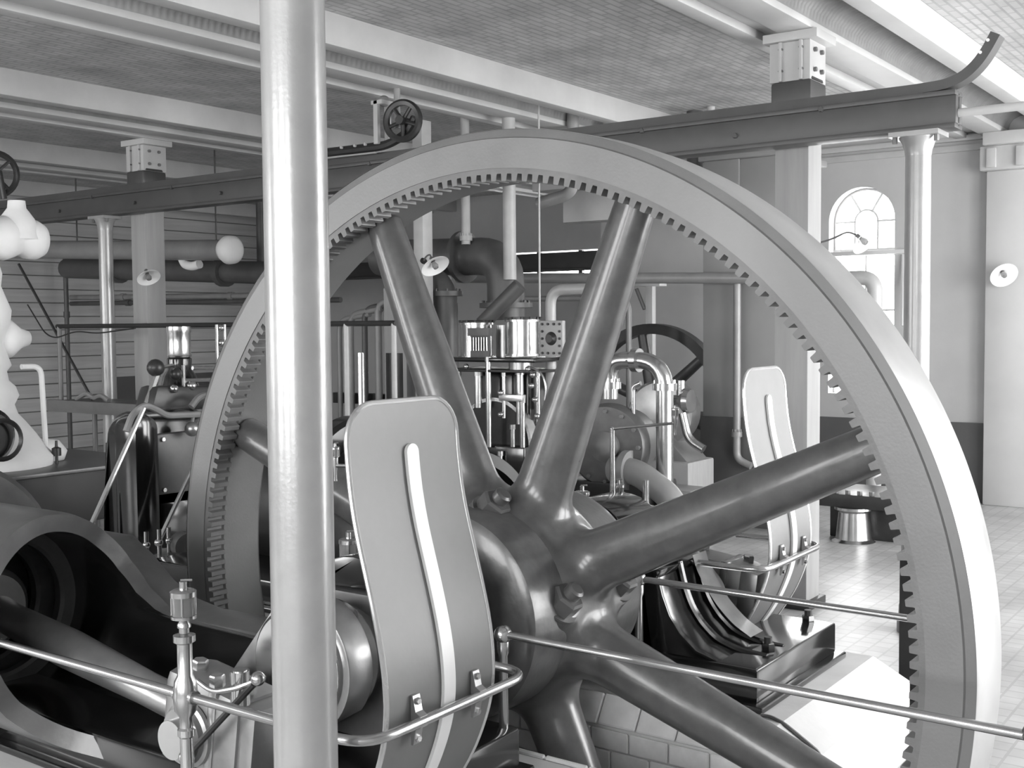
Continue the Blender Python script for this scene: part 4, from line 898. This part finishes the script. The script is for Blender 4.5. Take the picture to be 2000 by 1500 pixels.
t = thing('pipe_cluster', 'rack of thin vertical pipes left of the slanting spoke', 'pipe rack', (7.9, 7.3, 0))
for k, (y, r, mt) in enumerate(((7.75, .025, 'pipe_paint'), (7.6, .03, 'pipe_paint'), (7.42, .028, 'pipe_dark'), (7.25, .035, 'pipe_paint'), (7.1, .03, 'pipe_light'), (6.95, .028, 'pipe_paint'), (6.8, .04, 'pipe_paint'))):
    m = MB(); m.tube(fillet([(7.9, y, 0), (7.9, y, 1.7+.05*k), (7.9, y-.4, 1.75+.05*k)], .12), r, 12); build('pipe', m, mt, t)
m = MB(); m.box(7.95, 8.05, 6.5, 7.9, .9, 1.0); build('rack_bar', m, 'dark_iron', t)
t = thing('timber_stanchion', 'pale timber stanchion behind the upper left spoke', 'post', (7.05, 6.1, 0))
m = MB(); m.box(7.0, 7.12, 5.93, 6.03, 0, 3.27); build('upright', m, 'pipe_light', t, bevel=.006)
m = MB(); m.box(7.0, 7.12, 6.12, 6.36, 0, 1.95); build('lower_upright', m, 'post_timber', t, bevel=.006)
m = MB(); m.cyl((7.06, 6.25, 1.0), (7.06, 6.25, 1.42), .11); build('band', m, 'dark_iron', t)

t = thing('white_post', 'narrow white post behind the small far flywheel', 'post', (9.8, 5.44, 0))
m = MB(); m.box(9.78, 9.85, 5.40, 5.475, 0, 2.0); build('upright', m, 'white_enamel', t, bevel=.004)
m = MB(); m.box(9.74, 9.89, 5.30, 5.58, 2.0, 2.06); build('head_block', m, 'white_enamel', t, bevel=.004)
m = MB(); m.tube([(9.79, 5.58, 1.98), (9.79, 5.49, 1.78)], .02, 8); build('bracket', m, 'pipe_paint', t)
t = thing('notice_board', 'white notice board with dark triangles behind the spoke', 'notice', (8.2, 6.82, 0))
m = MB(); m.box(8.2, 8.22, 6.74, 6.90, 1.70, 1.99); build('board', m, 'white_enamel', t, bevel=.003)
for zz in (1.74, 1.87):
    m = MB(); m.prism([(6.77, zz), (6.87, zz), (6.82, zz+.08)], 8.192, 8.2); build('triangle', m, 'dark_iron', t, smooth=False)
m = MB(); m.cyl((8.23, 6.82, 0), (8.23, 6.82, 1.95), .012, seg=10); build('stand', m, 'dark_iron', t)
# pump with round bolted cover and nickel U pipe
pu = thing('feed_pump', 'round bolted pump casing right of the upper right spoke', 'pump', (5.8, 3.45, 0))
m = MB(); m.lathe([(0, 0), (0, .23), (.03, .25), (.08, .25), (.12, .21), (.35, .20), (.35, 0)], (5.72, 3.47, .93), (1, .15, 0), 44); build('casing', m, 'worn_iron', pu)
for k in range(12):
    d, u, w = basis((1, .15, 0)); a = 2*PI*k/12; m = MB(); m.hexp(Vector((5.72, 3.47, .93))+(u*math.cos(a)+w*math.sin(a))*.205, -d, .014, .018); build('cover_bolt', m, 'grey_iron', pu)
m = MB(); m.lathe([(0, 0), (0, .09), (.03, .09), (.05, .06), (.07, .03), (.07, 0)], (5.72, 3.47, .93), (-1, -.15, 0), 28); build('cover_boss', m, 'grey_iron', pu)
m = MB(); m.box(5.7, 6.1, 3.2, 3.75, .0, .72); build('pedestal', m, 'dark_iron', pu, bevel=.02)
m = MB(); m.tube(fillet([(5.72, 3.42, .80), (5.70, 3.25, .80), (5.70, 3.02, .66), (5.70, 2.98, .50)], .15), .075, 24); build('outlet_pipe', m, 'pipe_paint', pu)
m = MB(); m.cyl((5.72, 3.34, .80), (5.72, 3.30, .80), .115, seg=28); build('outlet_flange', m, 'pipe_paint', pu)
pipe_thing('nickel_pipe', 'polished inverted U pipe above the pump', [(5.85, 3.52, 1.20), (5.85, 3.52, 1.43), (5.85, 3.15, 1.43), (5.85, 3.15, .4)], .05, 'bright_steel', .17, [((5.85, 3.52, 1.28), (0, 0, 1)), ((5.85, 3.15, 1.28), (0, 0, 1)), ((5.85, 3.335, 1.43), (0, 1, 0))])
pipe_thing('nickel_pipe', 'thin polished hooked pipe under the U pipe', [(5.8, 3.33, 1.0), (5.8, 3.33, 1.28), (5.8, 3.28, 1.30)], .014, 'bright_steel', .05)

# small flywheel and its machine in the far room
sf = thing('small_flywheel', 'small dark flywheel in the background right of centre', 'flywheel', (9.0, 4.96, .0))
m = MB(); m.lathe([(-.06, .62), (-.06, .71), (.06, .71), (.06, .62)], (9.0, 4.96, .93), (1, 0, 0), 64, closed=True); build('rim', m, 'dark_iron', sf)
for k in range(6):
    a = math.radians(80+60*k); m = MB(); m.tube([(9.0, 4.96, .93), (9.0, 4.96+.64*math.cos(a), .93+.64*math.sin(a))], [.06, .045], 12); build('spoke', m, 'worn_iron', sf)
m = MB(); m.cyl((8.85, 4.96, .93), (9.15, 4.96, .93), .11); build('hub', m, 'dark_iron', sf)
m = MB(); m.box(8.75, 8.9, 4.80, 5.1, 0, .86); build('bearing_stand', m, 'dark_iron', sf, bevel=.03)
sm = thing('small_engine', 'small engine with polished round cover before the far flywheel', 'engine', (8.1, 4.4, 0))
m = MB(); m.lathe([(0, 0), (0, .10), (.03, .25), (.10, .27), (.3, .27), (.3, 0)], (7.9, 4.30, .93), (1, .3, 0), 40); build('round_cover', m, 'brushed_steel', sm)
m = MB(); m.lathe([(0, 0), (0, .09), (.04, .10), (.1, .05), (.18, .04), (.18, 0)], (7.95, 4.05, 1.04), (0, 1, 0), 24); build('cross_head', m, 'bright_steel', sm)
m = MB(); m.cyl((7.95, 4.14, 1.08), (7.95, 4.14, 1.20), .035); build('oil_pot', m, 'bright_steel', sm)
m = MB(); m.box(7.8, 8.25, 4.0, 4.55, .0, .58); build('pedestal', m, 'wood_box', sm, bevel=.02)
m = MB(); m.tube(fillet([(7.9, 4.1, .95), (7.9, 4.05, .75), (7.9, 3.92, .68)], .08), .035, 12); build('drain_pipe', m, 'bright_steel', sm)
m = MB(); m.prism([(4.0, .55), (4.5, .55), (4.4, .75), (4.2, .75)], 7.85, 8.2); build('saddle', m, 'grey_iron', sm, bevel=.02)
t = thing('wooden_crate', 'plain wooden crate below the small engine', 'crate', (7.6, 4.1, 0))
m = MB(); m.box(7.45, 7.75, 3.76, 4.12, 0, .42); build('crate_body', m, 'wood_box', t, bevel=.006)
for z in (.0, .21):
    m = MB(); m.box(7.435, 7.45, 3.75, 4.13, z+.01, z+.20); build('crate_board', m, 'wood_box', t, bevel=.004)

# low pump by the window wall
t = thing('low_pump', 'low dark pump with polished drum on the floor by the wall', 'pump', (8.5, 2.85, 0))
m = MB(); m.lathe([(0, 0), (0, .16), (.02, .13), (.22, .11), (.24, .14), (.26, .14), (.26, 0)], (8.4, 2.93, 0), (0, 0, 1), 36); build('drum', m, 'bright_steel', t)
m = MB(); m.box(8.3, 8.9, 2.45, 3.2, .26, .36); build('trough', m, 'dark_iron', t, bevel=.01)
for k in range(8):
    m = MB(); m.hexp((8.33, 2.5+.09*k, .36), (0, 0, 1), .02, .03); build('bolt', m, 'grey_iron', t)
m = MB(); m.box(8.5, 8.8, 2.5, 3.15, .0, .26); build('bed', m, 'dark_iron', t, bevel=.01)
# upright plate behind the rim
t = thing('barring_stand', 'dark upright iron stand behind the toothed rim at right', 'stand', (4.9, 1.4, 0))
m = MB(); m.box(4.87, 4.93, 1.23, 1.50, 0, .66); build('upright', m, 'dark_iron', t, bevel=.008)
m = MB(); m.box(4.82, 4.98, 1.18, 1.49, 0, .05); build('foot', m, 'dark_iron', t, bevel=.006)
m = MB(); m.tube(fillet([(3.40, 1.484, .385), (3.405, 1.453, .385), (3.386, 1.401, .379), (3.397, 1.364, .351), (3.406, 1.322, .320), (3.42, 1.295, .295), (3.42, 1.275, .2), (3.42, 1.25, .008), (3.5, .9, .008)], .02), .006, 6); tag(build('floor_cable', m, 'grey_iron'), 'thin cable lying across the sunlit plinth edge', 'cable')

# ================================================================== DISH LAMPS
def dish_lamp(label, c, d, neck, r=.078):
    t = thing('dish_lamp', label, 'lamp', c, 'white dish lamps')
    c = Vector(c); d = Vector(d).normalized()
    m = MB(); m.lathe([(.0, r), (.003, r), (-.012, r*.75), (-.03, r*.35), (-.045, r*.2), (-.048, r*.17), (-.034, r*.32), (-.016, r*.72), (0, r)], c, d, 36); build('shade', m, 'white_enamel', t, ang=60)
    m = MB(); m.cyl(c-d*.045, c-d*.085, .016, seg=16); build('holder', m, 'brass', t)
    m = MB(); m.lathe([(-.04, 0), (-.04, .012), (-.02, .02), (0, .026), (.018, .02), (.026, 0)], c, d, 20); build('bulb', m, 'cup_glass', t)
    pts = [c-d*.08]+[Vector(q) for q in neck]
    m = MB(); m.tube(fillet(pts, .08, 6), .007, 8); build('gooseneck', m, 'grey_iron', t)
    e = Vector(neck[-1]); e0 = Vector(neck[-2]) if len(neck) > 1 else c-d*.08
    m = MB(); dd = (e-e0).normalized(); m.cyl(e-dd*.015, e, .028, seg=18); build('wall_rose', m, 'dark_iron', t)
    return t
dish_lamp('white dish lamp on the left timber post', (6.14, 8.27, 2.07), (-.13, -.59, -.75), [(6.2, 8.40, 2.10), (6.22, 8.48, 2.08)], .10)
dish_lamp('white dish lamp beside the pale stanchion behind the spokes', (6.86, 5.69, 2.10), (-.13, -.59, -.75), [(6.93, 5.80, 2.20), (6.98, 5.88, 2.19), (7.0, 5.93, 2.15)], .115)
dish_lamp('white dish lamp on the bare wall at the right edge', (XW-.26, 2.372, 2.033), (-.62, -.47, -.55), [(XW-.18, 2.385, 2.10), (XW-.121, 2.385, 2.10)], .118)
dish_lamp('white dish lamp silhouetted before the arched window', (8.6, 2.93, 2.245), (-.2, -.75, -.62), [(8.6, 3.06, 2.33), (8.6, 3.2, 2.27), (8.6, 3.6, 2.2)], .11)
for o in list(bpy.data.objects):
    if o.type == 'MESH' and o.data.users == 0: bpy.data.objects.remove(o)
